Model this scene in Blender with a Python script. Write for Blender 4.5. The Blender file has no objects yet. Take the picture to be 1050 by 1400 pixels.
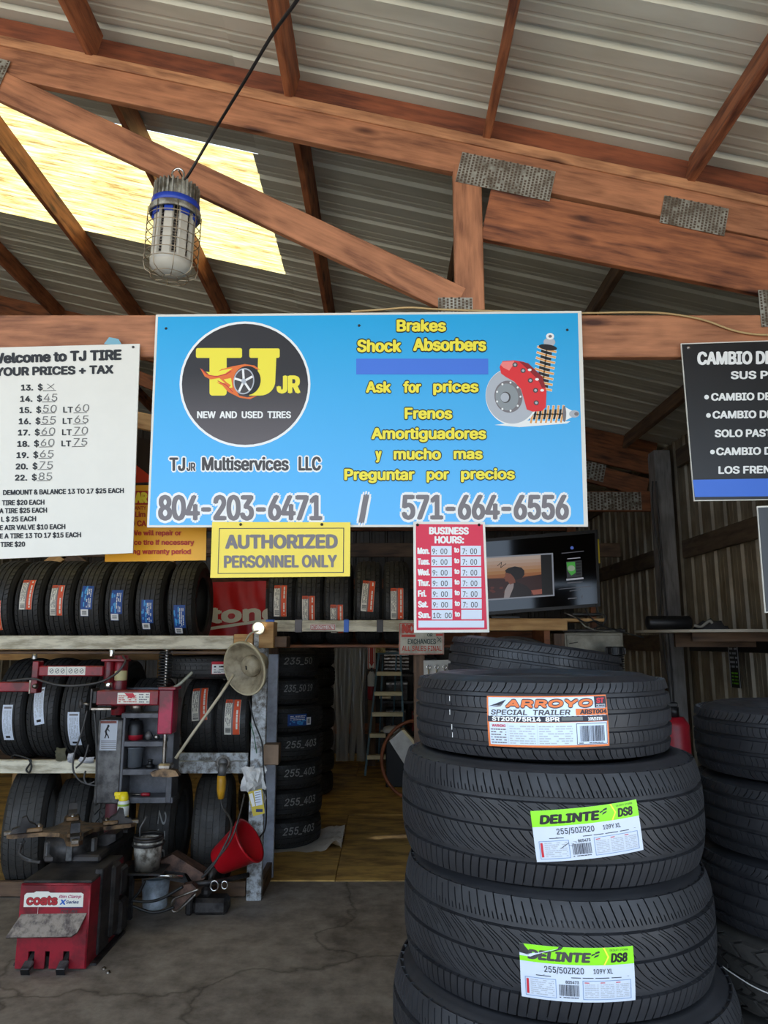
import bpy, math, random
import numpy as np
from mathutils.geometry import delaunay_2d_cdt
from mathutils import Vector, Matrix, Euler
PI = math.pi
R = math.radians
random.seed(4)
S = bpy.context.scene
C = S.collection

# ------------------------------------------------------------------ camera, sky, sun, exposure
F, PITCH, EYE = 1000.0, R(10.0), 1.55
cd = bpy.data.cameras.new('camera'); cam = bpy.data.objects.new('camera', cd); C.objects.link(cam)
cam.location = (0, 0, EYE); cam.rotation_euler = (PI/2 + PITCH, 0, 0)
cd.sensor_fit = 'VERTICAL'; cd.sensor_height = 36; cd.lens = 36*F/1400; cd.clip_start = .05
S.camera = cam
w = bpy.data.worlds.new('sky'); S.world = w; w.use_nodes = True
bg = w.node_tree.nodes['Background']
bg.inputs[0].default_value = (.62, .78, 1, 1); bg.inputs[1].default_value = 3.0
sl = bpy.data.lights.new('sun', 'SUN'); sl.energy = 14.0; sl.angle = R(1); sl.color = (1, .95, .86)
so = bpy.data.objects.new('sun', sl); C.objects.link(so); so.rotation_euler = Euler((R(-38), R(-12), 0))
S.view_settings.view_transform = 'Standard'; S.view_settings.look = 'None'
S.view_settings.exposure = 0.12; S.view_settings.gamma = 1; S.view_settings.use_curve_mapping = False
S.cycles.max_bounces = 10; S.cycles.diffuse_bounces = 6; S.cycles.transparent_max_bounces = 8
S.cycles.use_denoising = True

# ------------------------------------------------------------------ measuring helpers
cp, sp_ = math.cos(PITCH), math.sin(PITCH)
def P(px, py, Y):
    """point of the vertical plane at distance Y that the photograph shows at (px, py)"""
    a, b = (px-525)/F, (700-py)/F
    t = Y/(cp - b*sp_)
    return Vector((a*t, Y, EYE + t*(sp_ + b*cp)))
def FL(px, py, z=0):
    a, b = (px-525)/F, (700-py)/F
    t = (z-EYE)/(sp_ + b*cp)
    return Vector((a*t, t*(cp - b*sp_), z))

# ------------------------------------------------------------------ materials
MATS = {}
def new_mat(name):
    m = bpy.data.materials.new(name); m.use_nodes = True
    nt = m.node_tree; return m, nt, nt.nodes['Principled BSDF']
def N(nt, t, **k):
    n = nt.nodes.new(t)
    for a, v in k.items(): setattr(n, a, v)
    return n
def ramp(nt, fac, stops):
    r = N(nt, 'ShaderNodeValToRGB'); e = r.color_ramp.elements
    while len(e) < len(stops): e.new(.5)
    for i, (p, c) in enumerate(stops): e[i].position = p; e[i].color = (*c, 1)
    nt.links.new(fac, r.inputs[0]); return r.outputs[0]
def coords(nt, scale=(1, 1, 1), kind='Object', rnd=True):
    tc = N(nt, 'ShaderNodeTexCoord'); mp = N(nt, 'ShaderNodeMapping'); mp.inputs['Scale'].default_value = scale
    nt.links.new(tc.outputs[kind], mp.inputs[0])
    if rnd:
        oi = N(nt, 'ShaderNodeObjectInfo'); mu = N(nt, 'ShaderNodeMath', operation='MULTIPLY'); mu.inputs[1].default_value = 37
        nt.links.new(oi.outputs['Random'], mu.inputs[0]); nt.links.new(mu.outputs[0], mp.inputs['Location'])
    return mp.outputs[0]
def noise(nt, vec, scale, detail=5, rough=.55, dist=0):
    n = N(nt, 'ShaderNodeTexNoise'); n.inputs['Scale'].default_value = scale; n.inputs['Detail'].default_value = detail
    n.inputs['Roughness'].default_value = rough; n.inputs['Distortion'].default_value = dist
    nt.links.new(vec, n.inputs['Vector']); return n.outputs['Fac']
def bump(nt, b, h, strength=.3, dist=.01):
    n = N(nt, 'ShaderNodeBump'); n.inputs['Strength'].default_value = strength; n.inputs['Distance'].default_value = dist
    nt.links.new(h, n.inputs['Height']); nt.links.new(n.outputs[0], b.inputs['Normal'])
def mat(name, col, rough=.6, metal=0, var=.25, scale=6, dirt=None, bmp=.1, spec=.5, stretch=(1, 1, 1)):
    """plain coloured surface with blotchy variation and optional dirt colour"""
    if name in MATS: return MATS[name]
    m, nt, b = new_mat(name); v = coords(nt, stretch)
    n1 = noise(nt, v, scale, 6, .65)
    d = dirt or tuple(c*(1-var) for c in col)
    nt.links.new(ramp(nt, n1, [(.38, d), (.58, col)]), b.inputs['Base Color'])
    b.inputs['Roughness'].default_value = rough; b.inputs['Metallic'].default_value = metal
    b.inputs['Specular IOR Level'].default_value = spec
    if bmp: bump(nt, b, noise(nt, v, scale*12, 4), bmp, .004)
    MATS[name] = m; return m
def flat(name, col, rough=.55, emit=0):
    if name in MATS: return MATS[name]
    m, nt, b = new_mat(name); b.inputs['Base Color'].default_value = (*col, 1); b.inputs['Roughness'].default_value = rough
    if emit: b.inputs['Emission Color'].default_value = (*col, 1); b.inputs['Emission Strength'].default_value = emit
    MATS[name] = m; return m
def srgb(r, g, b):
    f = lambda c: ((c/255+.055)/1.055)**2.4 if c > 10 else c/255/12.92
    return (f(r), f(g), f(b))
def wood(name, light, dark, rough=.65, knots=True):
    if name in MATS: return MATS[name]
    m, nt, b = new_mat(name)
    v = coords(nt, (1.1, 14, 14)); v2 = coords(nt, (1, 1, 1))
    warp = noise(nt, coords(nt, (.9, 3.2, 3.2)), 1.6, 3)
    wv = N(nt, 'ShaderNodeMath', operation='MULTIPLY_ADD'); wv.inputs[1].default_value = 34; wv.inputs[2].default_value = 0
    nt.links.new(warp, wv.inputs[0])
    sn = N(nt, 'ShaderNodeMath', operation='SINE'); nt.links.new(wv.outputs[0], sn.inputs[0])
    fine = noise(nt, v, 3.2, 8, .7)
    ad = N(nt, 'ShaderNodeMath', operation='MULTIPLY_ADD'); ad.inputs[1].default_value = .10
    nt.links.new(sn.outputs[0], ad.inputs[0]); nt.links.new(fine, ad.inputs[2])
    blot = noise(nt, v2, 2.2, 4)
    a2 = N(nt, 'ShaderNodeMath', operation='MULTIPLY_ADD'); a2.inputs[1].default_value = .55; nt.links.new(blot, a2.inputs[0])
    nt.links.new(ad.outputs[0], a2.inputs[2])
    mid = tuple((x+y)/2 for x, y in zip(light, dark))
    col = ramp(nt, a2.outputs[0], [(.50, dark), (.72, mid), (1.0, light)])
    if knots:
        vo = N(nt, 'ShaderNodeTexVoronoi'); vo.inputs['Scale'].default_value = 1.0
        nt.links.new(coords(nt, (1.9, 7, 7)), vo.inputs['Vector'])
        k = ramp(nt, vo.outputs['Distance'], [(.06, (.18, .12, .1)), (.17, (1, 1, 1))])
        mx = N(nt, 'ShaderNodeMixRGB', blend_type='MULTIPLY'); mx.inputs[0].default_value = 1
        nt.links.new(col, mx.inputs[1]); nt.links.new(k, mx.inputs[2]); col = mx.outputs[0]
    nt.links.new(col, b.inputs['Base Color']); b.inputs['Roughness'].default_value = rough
    bump(nt, b, fine, .35, .003)
    MATS[name] = m; return m

W_RED = wood('stained_timber', srgb(176, 108, 68), srgb(84, 42, 25))
W_CHORD = wood('weathered_timber', srgb(186, 124, 86), srgb(112, 68, 44))
W_RUSSET = wood('russet_timber', srgb(150, 84, 54), srgb(84, 42, 28))
W_LEDGE = wood('pale_edge_timber', srgb(200, 142, 98), srgb(120, 74, 48))
W_DARK = wood('dark_timber', srgb(150, 90, 52), srgb(58, 32, 20))
W_GREYW = wood('grey_brown_timber', srgb(108, 92, 74), srgb(58, 48, 40))
W_POST = wood('weathered_grey_post', srgb(150, 146, 142), srgb(98, 92, 88))
W_OLD = wood('old_brown_timber', srgb(120, 92, 68), srgb(62, 46, 36))
W_PINE = wood('pine_timber', srgb(214, 170, 110), srgb(160, 112, 62))
W_WHITE = mat('white_painted_wood', srgb(222, 214, 190), .7, dirt=srgb(168, 158, 134), scale=14, stretch=(.4, 2, 2), bmp=.3)
W_PEEL = mat('peeling_white_paint', srgb(196, 200, 202), .7, dirt=srgb(104, 98, 90), scale=24, bmp=.5)
M_GALV = mat('galvanised_plate', srgb(176, 174, 162), .5, .5, dirt=srgb(110, 102, 88), scale=16)
M_SLOT = flat('slot_wood', srgb(92, 76, 62), .9)
M_HOLE = flat('dark_slot', (.02, .016, .012), .9)
M_RED = mat('red_machine_paint', srgb(150, 22, 38), .38, var=.5, scale=7, dirt=srgb(96, 20, 28))
M_REDARM = mat('dark_red_paint', srgb(142, 24, 36), .35, dirt=srgb(84, 20, 26), scale=9)
M_GREASE = mat('greasy_dark_metal', srgb(74, 70, 68), .5, .5, dirt=srgb(34, 32, 32), scale=9)
M_GREY = mat('grey_machine_metal', srgb(104, 102, 100), .5, .4, dirt=srgb(58, 56, 56), scale=10)
M_STEEL = mat('bare_steel', srgb(170, 164, 156), .32, .9, dirt=srgb(96, 86, 76), scale=14)
M_CHROME = mat('bright_chrome', srgb(220, 218, 214), .15, 1, var=.1)
M_BRASSY = mat('worn_oily_steel', srgb(138, 112, 84), .42, .7, dirt=srgb(58, 48, 42), scale=14)
M_BLACK = mat('black_plastic', srgb(24, 24, 26), .45, var=.4)
M_CABLE = mat('black_cable', srgb(20, 20, 20), .5, var=.2, bmp=0)
M_HOSE = mat('grey_hose', srgb(70, 68, 66), .5, var=.3, bmp=0)
M_WHITE = mat('white_plastic', srgb(214, 214, 210), .5, var=.12)
M_GLASSY = mat('glossy_black_glass', srgb(6, 6, 8), .08, var=.1, bmp=0)

def rubber(name, col, rough=.5, dust=None):
    m, nt, b = new_mat(name); v = coords(nt)
    n = noise(nt, v, 5, 7, .7)
    nt.links.new(ramp(nt, n, [(.35, col), (.7, dust or tuple(c*1.7 for c in col))]), b.inputs['Base Color'])
    nr = ramp(nt, noise(nt, v, 11, 4), [(.3, (rough-.1,)*3), (.7, (rough+.16,)*3)])
    nt.links.new(nr, b.inputs['Roughness'])
    bump(nt, b, noise(nt, v, 260, 3), .12, .001); return m
M_RUB = rubber('new_tire_rubber', (.014, .0145, .017), .50)
M_RUB2 = rubber('rack_tire_rubber', (.017, .0165, .016), .55)
M_RUB3 = rubber('dusty_used_rubber', (.028, .027, .026), .62, (.06, .055, .048))

# ------------------------------------------------------------------ mesh builder
class MB:
    def __init__(s): s.v = []; s.f = []; s.m = []; s.sm = []; s.mats = []
    def mi(s, m):
        if m not in s.mats: s.mats.append(m)
        return s.mats.index(m)
    def add(s, vs, fs, m, smooth=False):
        o = len(s.v); s.v += [tuple(v) for v in vs]; k = s.mi(m)
        for f in fs: s.f.append(tuple(i+o for i in f)); s.m.append(k); s.sm.append(smooth)
    def box(s, lo, hi, m, M=None, ch=0):
        x0, y0, z0 = lo; x1, y1, z1 = hi
        x0, x1 = min(x0, x1), max(x0, x1); y0, y1 = min(y0, y1), max(y0, y1); z0, z1 = min(z0, z1), max(z0, z1)
        if ch:
            ch = min(ch, (x1-x0)*.45, (y1-y0)*.45, (z1-z0)*.45); vs = []; idx = {}
            for i, x in enumerate((x0, x1)):
                for j, y in enumerate((y0, y1)):
                    for k, z in enumerate((z0, z1)):
                        sx, sy, sz = 1-2*i, 1-2*j, 1-2*k
                        for a, p in enumerate(((x, y+sy*ch, z+sz*ch), (x+sx*ch, y, z+sz*ch), (x+sx*ch, y+sy*ch, z))):
                            idx[i, j, k, a] = len(vs); vs.append(Vector(p))
            fs = []
            for i in (0, 1): fs.append([idx[i, 0, 0, 0], idx[i, 1, 0, 0], idx[i, 1, 1, 0], idx[i, 0, 1, 0]])
            for j in (0, 1): fs.append([idx[0, j, 0, 1], idx[1, j, 0, 1], idx[1, j, 1, 1], idx[0, j, 1, 1]])
            for k in (0, 1): fs.append([idx[0, 0, k, 2], idx[1, 0, k, 2], idx[1, 1, k, 2], idx[0, 1, k, 2]])
            for j in (0, 1):
                for k in (0, 1): fs.append([idx[0, j, k, 1], idx[1, j, k, 1], idx[1, j, k, 2], idx[0, j, k, 2]])
            for i in (0, 1):
                for k in (0, 1): fs.append([idx[i, 0, k, 0], idx[i, 1, k, 0], idx[i, 1, k, 2], idx[i, 0, k, 2]])
            for i in (0, 1):
                for j in (0, 1): fs.append([idx[i, j, 0, 0], idx[i, j, 1, 0], idx[i, j, 1, 1], idx[i, j, 0, 1]])
            for i in (0, 1):
                for j in (0, 1):
                    for k in (0, 1): fs.append([idx[i, j, k, 0], idx[i, j, k, 1], idx[i, j, k, 2]])
            c = Vector(((x0+x1)/2, (y0+y1)/2, (z0+z1)/2)); out = []
            for f in fs:
                p = [vs[q] for q in f]; n = (p[1]-p[0]).cross(p[2]-p[0]); cc = sum(p, Vector())/len(p)
                out.append(f if n.dot(cc-c) > 0 else f[::-1])
            if M: vs = [M @ v for v in vs]
            s.add(vs, out, m); return s
        vs = [Vector((x, y, z)) for x in (x0, x1) for y in (y0, y1) for z in (z0, z1)]
        if M: vs = [M @ v for v in vs]
        s.add(vs, [(0, 1, 3, 2), (4, 6, 7, 5), (0, 4, 5, 1), (2, 3, 7, 6), (0, 2, 6, 4), (1, 5, 7, 3)], m); return s
    def tube(s, pts, r, m, n=8, closed=False, caps=True):
        pts = [Vector(p) for p in pts]; k = len(pts); vs = []; up = None
        rr = r if isinstance(r, (list, tuple)) else [r]*k
        for i, p in enumerate(pts):
            if closed: t = pts[(i+1) % k]-pts[i-1]
            else: t = pts[min(i+1, k-1)]-pts[max(i-1, 0)]
            t.normalize()
            if up is None: up = Vector((0, 0, 1)) if abs(t.z) < .9 else Vector((1, 0, 0))
            a = t.cross(up)
            if a.length < 1e-4: a = t.orthogonal()
            a.normalize(); b = a.cross(t); up = b
            for j in range(n):
                q = 2*PI*j/n; vs.append(p + rr[i]*(math.cos(q)*a + math.sin(q)*b))
        fs = []
        for i in range(k if closed else k-1):
            i2 = (i+1) % k
            for j in range(n): fs.append((i*n+j, i*n+(j+1) % n, i2*n+(j+1) % n, i2*n+j))
        s.add(vs, fs, m, True)
        if caps and not closed:
            o = len(s.v)-k*n
            s.f.append(tuple(o+j for j in range(n))[::-1]); s.f.append(tuple(o+(k-1)*n+j for j in range(n)))
            s.m += [s.mi(m)]*2; s.sm += [False]*2
        return s
    def lathe(s, prof, m, n=32, M=None, smooth=True, close=False):
        vs = []
        for i in range(n):
            a = 2*PI*i/n
            for r, z in prof: vs.append(Vector((r*math.cos(a), r*math.sin(a), z)))
        if M: vs = [M @ v for v in vs]
        k = len(prof); fs = []
        for i in range(n):
            i2 = (i+1) % n
            for j in range(k if close else k-1):
                j2 = (j+1) % k; fs.append((i*k+j, i2*k+j, i2*k+j2, i*k+j2))
        s.add(vs, fs, m, smooth); return s
    def prism(s, pts, d, m, M=None):
        """polygon in local XZ pushed to y=d"""
        k = len(pts); vs = [Vector((x, 0, z)) for x, z in pts]+[Vector((x, d, z)) for x, z in pts]
        if M: vs = [M @ v for v in vs]
        fs = [tuple(range(k)), tuple(range(2*k-1, k-1, -1))]+[(i, i+k, (i+1) % k+k, (i+1) % k) for i in range(k)]
        s.add(vs, fs, m); return s
    def mesh(s, name, off=Vector((0, 0, 0))):
        me = bpy.data.meshes.new(name)
        me.from_pydata([tuple(Vector(v)-off) for v in s.v], [], s.f)
        for m in s.mats: me.materials.append(m)
        me.polygons.foreach_set('material_index', s.m); me.polygons.foreach_set('use_smooth', s.sm)
        me.update(); return me
def root_loc(o):
    v = Vector()
    while o is not None: v = v + o.location; o = o.parent
    return v
def obj(name, mb, parent=None, loc=None, label=None, bevel=0):
    """link the builder (world coordinates) as one mesh object with its origin at loc"""
    loc = Vector(loc) if loc is not None else (root_loc(parent) if parent else Vector())
    me = mb.mesh(name, loc); o = bpy.data.objects.new(name, me); C.objects.link(o)
    if parent: o.parent = parent; o.location = loc-root_loc(parent)
    else: o.location = loc
    if label: o['label'] = label
    if bevel:
        b = o.modifiers.new('bevel', 'BEVEL'); b.width = bevel; b.segments = 2; b.limit_method = 'ANGLE'
    return o
def tag(o, label, cat=None, group=None, kind=None):
    if label: o['label'] = label
    if cat: o['category'] = cat
    if group: o['group'] = group
    if kind: o['kind'] = kind
    return o
def thing(name, loc, label, cat, group=None, kind=None):
    o = bpy.data.objects.new(name, None); C.objects.link(o); o.location = loc; o.empty_display_size = .1
    return tag(o, label, cat, group, kind)
def board(name, p0, p1, h, t, m, parent=None, up=(0, 0, 1), label=None, ch=.004):
    """one plank: length p0..p1, h across (along up), t thick; local X runs along the grain"""
    p0, p1 = Vector(p0), Vector(p1); x = (p1-p0); L = x.length; x.normalize()
    z = Vector(up); z = (z - x*z.dot(x)).normalized(); y = z.cross(x)
    mb = MB(); mb.box((-L/2, -t/2, -h/2), (L/2, t/2, h/2), m, ch=ch)
    me = mb.mesh(name); o = bpy.data.objects.new(name, me); C.objects.link(o)
    Mx = Matrix((x, y, z)).transposed().to_4x4(); c = (p0+p1)/2
    if parent: o.parent = parent; c = c-root_loc(parent)
    o.location = c; o.rotation_euler = Mx.to_euler()
    if label: o['label'] = label
    return o
def bxpx(mb, x0, y0, x1, y1, Y, D, m, ch=.003):
    a, b = P(x0, y0, Y), P(x1, y1, Y)
    xm0 = (a.x + P(x0, y1, Y).x)/2; xm1 = (b.x + P(x1, y0, Y).x)/2
    mb.box((xm0, Y, a.z), (xm1, Y+D, b.z), m, ch=ch); return mb
def arc(c, r, a0, a1, n, ax=(1, 0, 0), ay=(0, 0, 1)):
    c = Vector(c); ax = Vector(ax); ay = Vector(ay)
    return [c + r*(math.cos(a0+(a1-a0)*i/(n-1))*ax + math.sin(a0+(a1-a0)*i/(n-1))*ay) for i in range(n)]
def smooth_path(pts, k=6):
    pts = [Vector(p) for p in pts]; out = []
    for i in range(len(pts)-1):
        a, b, c, d = pts[max(i-1, 0)], pts[i], pts[i+1], pts[min(i+2, len(pts)-1)]
        for j in range(k):
            t = j/k; out.append(.5*((2*b)+(c-a)*t+(2*a-5*b+4*c-d)*t*t+(3*b-a-3*c+d)*t**3))
    out.append(pts[-1]); return out

# ------------------------------------------------------------------ print: flat lettering and marks
_tc = {}
try:                                        # the sans-serif face that ships inside Blender
    import os
    FONT = bpy.data.fonts.load(os.path.join(bpy.utils.system_resource('DATAFILES'), 'fonts', 'Inter.woff2'))
except Exception: FONT = None
def glyphs(s, bold=0.0, space=1.0):
    key = (s, round(bold, 4), space)
    if key not in _tc:
        cu = bpy.data.curves.new('t', 'FONT'); cu.body = s; cu.size = 1
        if FONT: cu.font = FONT
        cu.resolution_u = 3
        cu.fill_mode = 'NONE'; cu.space_character = space
        o = bpy.data.objects.new('t', cu); C.objects.link(o)
        bpy.context.view_layer.update()
        me = bpy.data.meshes.new_from_object(o.evaluated_get(bpy.context.evaluated_depsgraph_get()))
        n = len(me.vertices); co = np.zeros(n*3); me.vertices.foreach_get('co', co); co = co.reshape(-1, 3)[:, :2]
        ed = [tuple(e.vertices) for e in me.edges]
        if n:
            v2, _, tri, _, _, _ = delaunay_2d_cdt([Vector(p) for p in co], ed, [], 0, 1e-5)
            v2 = np.array([tuple(p) for p in v2]); tri = np.array([t for t in tri if len(t) == 3])
            c = v2[tri].mean(1); E = np.array(ed); p0 = co[E[:, 0]]; p1 = co[E[:, 1]]; wn = np.zeros(len(c), int)
            up = (p0[None, :, 1] <= c[:, None, 1]) & (p1[None, :, 1] > c[:, None, 1]); dn = (p0[None, :, 1] > c[:, None, 1]) & (p1[None, :, 1] <= c[:, None, 1])
            left = (p1[None, :, 0]-p0[None, :, 0])*(c[:, None, 1]-p0[None, :, 1])-(c[:, None, 0]-p0[None, :, 0])*(p1[None, :, 1]-p0[None, :, 1])
            wn = (up & (left > 0)).sum(1)-(dn & (left < 0)).sum(1)
            _tc[key] = (v2, [tuple(int(q) for q in t) for t in tri[wn != 0]])
        else: _tc[key] = (co, [])
        bpy.data.objects.remove(o); bpy.data.curves.remove(cu); bpy.data.meshes.remove(me)
    return _tc[key]
CAP = None
class Print:
    def __init__(s, to3d, cell=None): s.t = to3d; s.b = MB(); s.cell = cell
    def poly(s, pts, m, L=1): s.b.add([s.t(x, y, L) for x, y in pts], [tuple(range(len(pts)))], m)
    def rect(s, x0, y0, x1, y1, m, L=1):
        n = max(1, int(math.ceil(abs(x1-x0)/s.cell))) if s.cell else 1
        k = max(1, int(math.ceil(abs(y1-y0)/s.cell))) if s.cell else 1
        vs = [s.t(x0+(x1-x0)*i/n, y0+(y1-y0)*j/k, L) for i in range(n+1) for j in range(k+1)]
        s.b.add(vs, [(i*(k+1)+j, (i+1)*(k+1)+j, (i+1)*(k+1)+j+1, i*(k+1)+j+1) for i in range(n) for j in range(k)], m)
    def frame(s, x0, y0, x1, y1, w, m, L=1):
        sx = w if x1 > x0 else -w; sy = w if y1 > y0 else -w
        s.rect(x0, y0, x1, y0+sy, m, L); s.rect(x0, y1-sy, x1, y1, m, L); s.rect(x0, y0, x0+sx, y1, m, L); s.rect(x1-sx, y0, x1, y1, m, L)
    def ell(s, cx, cy, rx, ry, m, L=1, n=48, rot=0):
        s.poly([(cx+rx*math.cos(a)*math.cos(rot)-ry*math.sin(a)*math.sin(rot), cy+rx*math.cos(a)*math.sin(rot)+ry*math.sin(a)*math.cos(rot))
                for a in (2*PI*i/n for i in range(n))], m, L)
    def line(s, pts, w, m, L=1):
        for (x0, y0), (x1, y1) in zip(pts, pts[1:]):
            d = math.hypot(x1-x0, y1-y0) or 1; nx, ny = -(y1-y0)/d*w/2, (x1-x0)/d*w/2; ex, ey = (x1-x0)/d*w*.3, (y1-y0)/d*w*.3
            s.poly([(x0-ex+nx, y0-ey+ny), (x1+ex+nx, y1+ey+ny), (x1+ex-nx, y1+ey-ny), (x0-ex-nx, y0-ey-ny)], m, L)
    def text(s, st, x0, x1, yb, yt, m, L=2, bold=.03, out=None, slant=0, space=1.0, tilt=0):
        """x0..x1 width, yb baseline, yt top of capitals; out=[(extra bold, material), ...] drawn below"""
        global CAP
        if CAP is None: CAP = glyphs('H')[0][:, 1].max()
        v, f = glyphs(st, 0, space)
        if len(v) == 0: return
        bold = max(bold, 0); sy = (yt-yb)/(CAP+1.24*bold); d = bold*abs(sy); sg = 1 if x1 > x0 else -1
        u0, u1 = v[:, 0].min(), v[:, 0].max(); sx = (x1-x0-2*d*sg)/max(u1-u0, 1e-6)
        for i, (ob, om) in enumerate([(0, m)]+list(out or [])):
            r = (bold+ob)*abs(sy)
            k = 0 if r == 0 else (6 if i == 0 else 10)
            sh = [(0, 0)]+[(r*math.cos(2*PI*(q+.5)/k), r*(.62+.38*min(1, i))*math.sin(2*PI*(q+.5)/k)) for q in range(k)]
            for q, (dx, dy) in enumerate(sh):
                X = x0+d*sg+(v[:, 0]-u0)*sx+dx; Y = yb+.62*bold*sy+v[:, 1]*sy+dy
                X = X+slant*v[:, 1]*abs(sy); Y = Y+tilt*(X-x0)
                s.b.add([s.t(a, b, L-i*.8+q*.05) for a, b in zip(X, Y)], f, om)
    def done(s, name, parent, loc=None, label=None): return obj(name, s.b, parent, loc, label)
def on_plane(Y, step=.0004):
    return lambda x, y, L: P(x, y, Y) + Vector((0, -step*L, 0))
INK = {k: flat('ink_'+k, srgb(*v), .5) for k, v in dict(white=(236, 236, 232), black=(18, 17, 18), grey=(118, 112, 114), yellow=(240, 224, 62),
    orange=(226, 110, 40), red=(196, 34, 52), blue=(40, 92, 176), tape=(66, 116, 214), cream=(228, 224, 210), green=(120, 214, 30),
    pink=(226, 66, 104), dgrey=(66, 62, 62), lgrey=(176, 180, 186), pale=(216, 224, 236), brown=(110, 44, 26), navy=(20, 40, 96),
    cyan=(70, 160, 220), rust=(186, 50, 24), chalk=(150, 150, 146)).items()}
def panel(name, pts, Y, D, m, parent, label=None):
    """rigid board whose corners sit at the given photo points on plane Y"""
    mb = MB(); a = [P(x, y, Y) for x, y in pts]; b = [p+Vector((0, D, 0)) for p in a]; k = len(a)
    mb.add(a+b, [tuple(range(k)), tuple(range(2*k-1, k-1, -1))]+[(i, i+k, (i+1) % k+k, (i+1) % k) for i in range(k)], m)
    return obj(name, mb, parent, label=label)
def bolt(parent, px, py, Y, m=None, r=.006, name='screw'):
    p = P(px, py, Y); mb = MB(); mb.lathe([(0, .006), (r*.6, .005), (r, 0)], m or M_GREY, 10, Matrix.Translation(p) @ Matrix.Rotation(PI/2, 4, 'X'))
    return obj(name, mb, parent)

# ================================================================== SETTING
SL, Z0 = .235, 4.05                       # roof underside: z = Z0 - SL*x
def roof(x): return Z0 - SL*x
XR, XL, YF, YB = 2.75, -5.2, -1.2, 10.6
def floor_mat():
    m, nt, b = new_mat('worn_concrete'); v = coords(nt, rnd=False)
    n1 = noise(nt, v, 1.3, 8, .62, .4); n2 = noise(nt, v, 7, 8, .7)
    mx = N(nt, 'ShaderNodeMath', operation='MULTIPLY_ADD'); mx.inputs[1].default_value = .6
    nt.links.new(n1, mx.inputs[0]); nt.links.new(n2, mx.inputs[2])
    col = ramp(nt, mx.outputs[0], [(.58, srgb(92, 83, 74)), (.78, srgb(126, 116, 106)), (1, srgb(152, 142, 130))])
    vo = N(nt, 'ShaderNodeTexVoronoi', feature='DISTANCE_TO_EDGE'); vo.inputs['Scale'].default_value = .42
    wob = N(nt, 'ShaderNodeTexNoise'); wob.inputs['Scale'].default_value = 2.2; wob.inputs['Detail'].default_value = 6
    nt.links.new(v, wob.inputs['Vector'])
    av = N(nt, 'ShaderNodeVectorMath', operation='MULTIPLY_ADD'); av.inputs[1].default_value = (.5, .5, .5)
    nt.links.new(wob.outputs['Color'], av.inputs[0]); nt.links.new(v, av.inputs[2]); nt.links.new(av.outputs[0], vo.inputs['Vector'])
    ck = ramp(nt, vo.outputs['Distance'], [(0, (.35, .33, .3)), (.006, (1, 1, 1))])
    mu = N(nt, 'ShaderNodeMixRGB', blend_type='MULTIPLY'); mu.inputs[0].default_value = .8
    nt.links.new(col, mu.inputs[1]); nt.links.new(ck, mu.inputs[2]); nt.links.new(mu.outputs[0], b.inputs['Base Color'])
    b.inputs['Roughness'].default_value = .72; bump(nt, b, noise(nt, v, 60, 6), .25, .004); return m
M_CONC = floor_mat()
M_PLY = mat('yellowed_floor_board', srgb(206, 166, 92), .6, dirt=srgb(140, 108, 60), scale=3.5, stretch=(1, 2.4, 1), bmp=.3)
M_GROUND = mat('sunlit_forecourt', srgb(190, 178, 160), .9, var=.2, scale=2)
mb = MB(); mb.box((XL, YF, -.12), (XR+.1, 5.13, 0), M_CONC); tag(obj('floor', mb), None, kind='structure')
mb = MB(); mb.box((XL, 5.131, -.12), (XR+.1, YB+.1, -.032), M_CONC); tag(obj('floor', mb, loc=(0, 7.8, -.12)), None, kind='structure')
fl = tag(thing('floor', (0, 7.8, 0), None, None), None, kind='structure')
for i in range(7):
    for j in range(3):
        x0 = -5.2+i*1.22-.6*(j % 2); y0 = 5.135+j*1.83
        mb = MB(); mb.box((max(x0, XL)+.002, y0+.002, -.03), (min(x0+1.22, XR)-.002, min(y0+1.83, YB)-.002, .006+.002*((i+j) % 2)), M_PLY, ch=.002)
        if min(x0+1.22, XR)-max(x0, XL) > .1: obj('floor_board', mb, fl, loc=((x0+.6), y0+.9, 0))
mb = MB(); mb.box((-40, -60, -.2), (40, YF-.01, -.02), M_GROUND); tag(obj('ground', mb), None, kind='structure')

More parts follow.
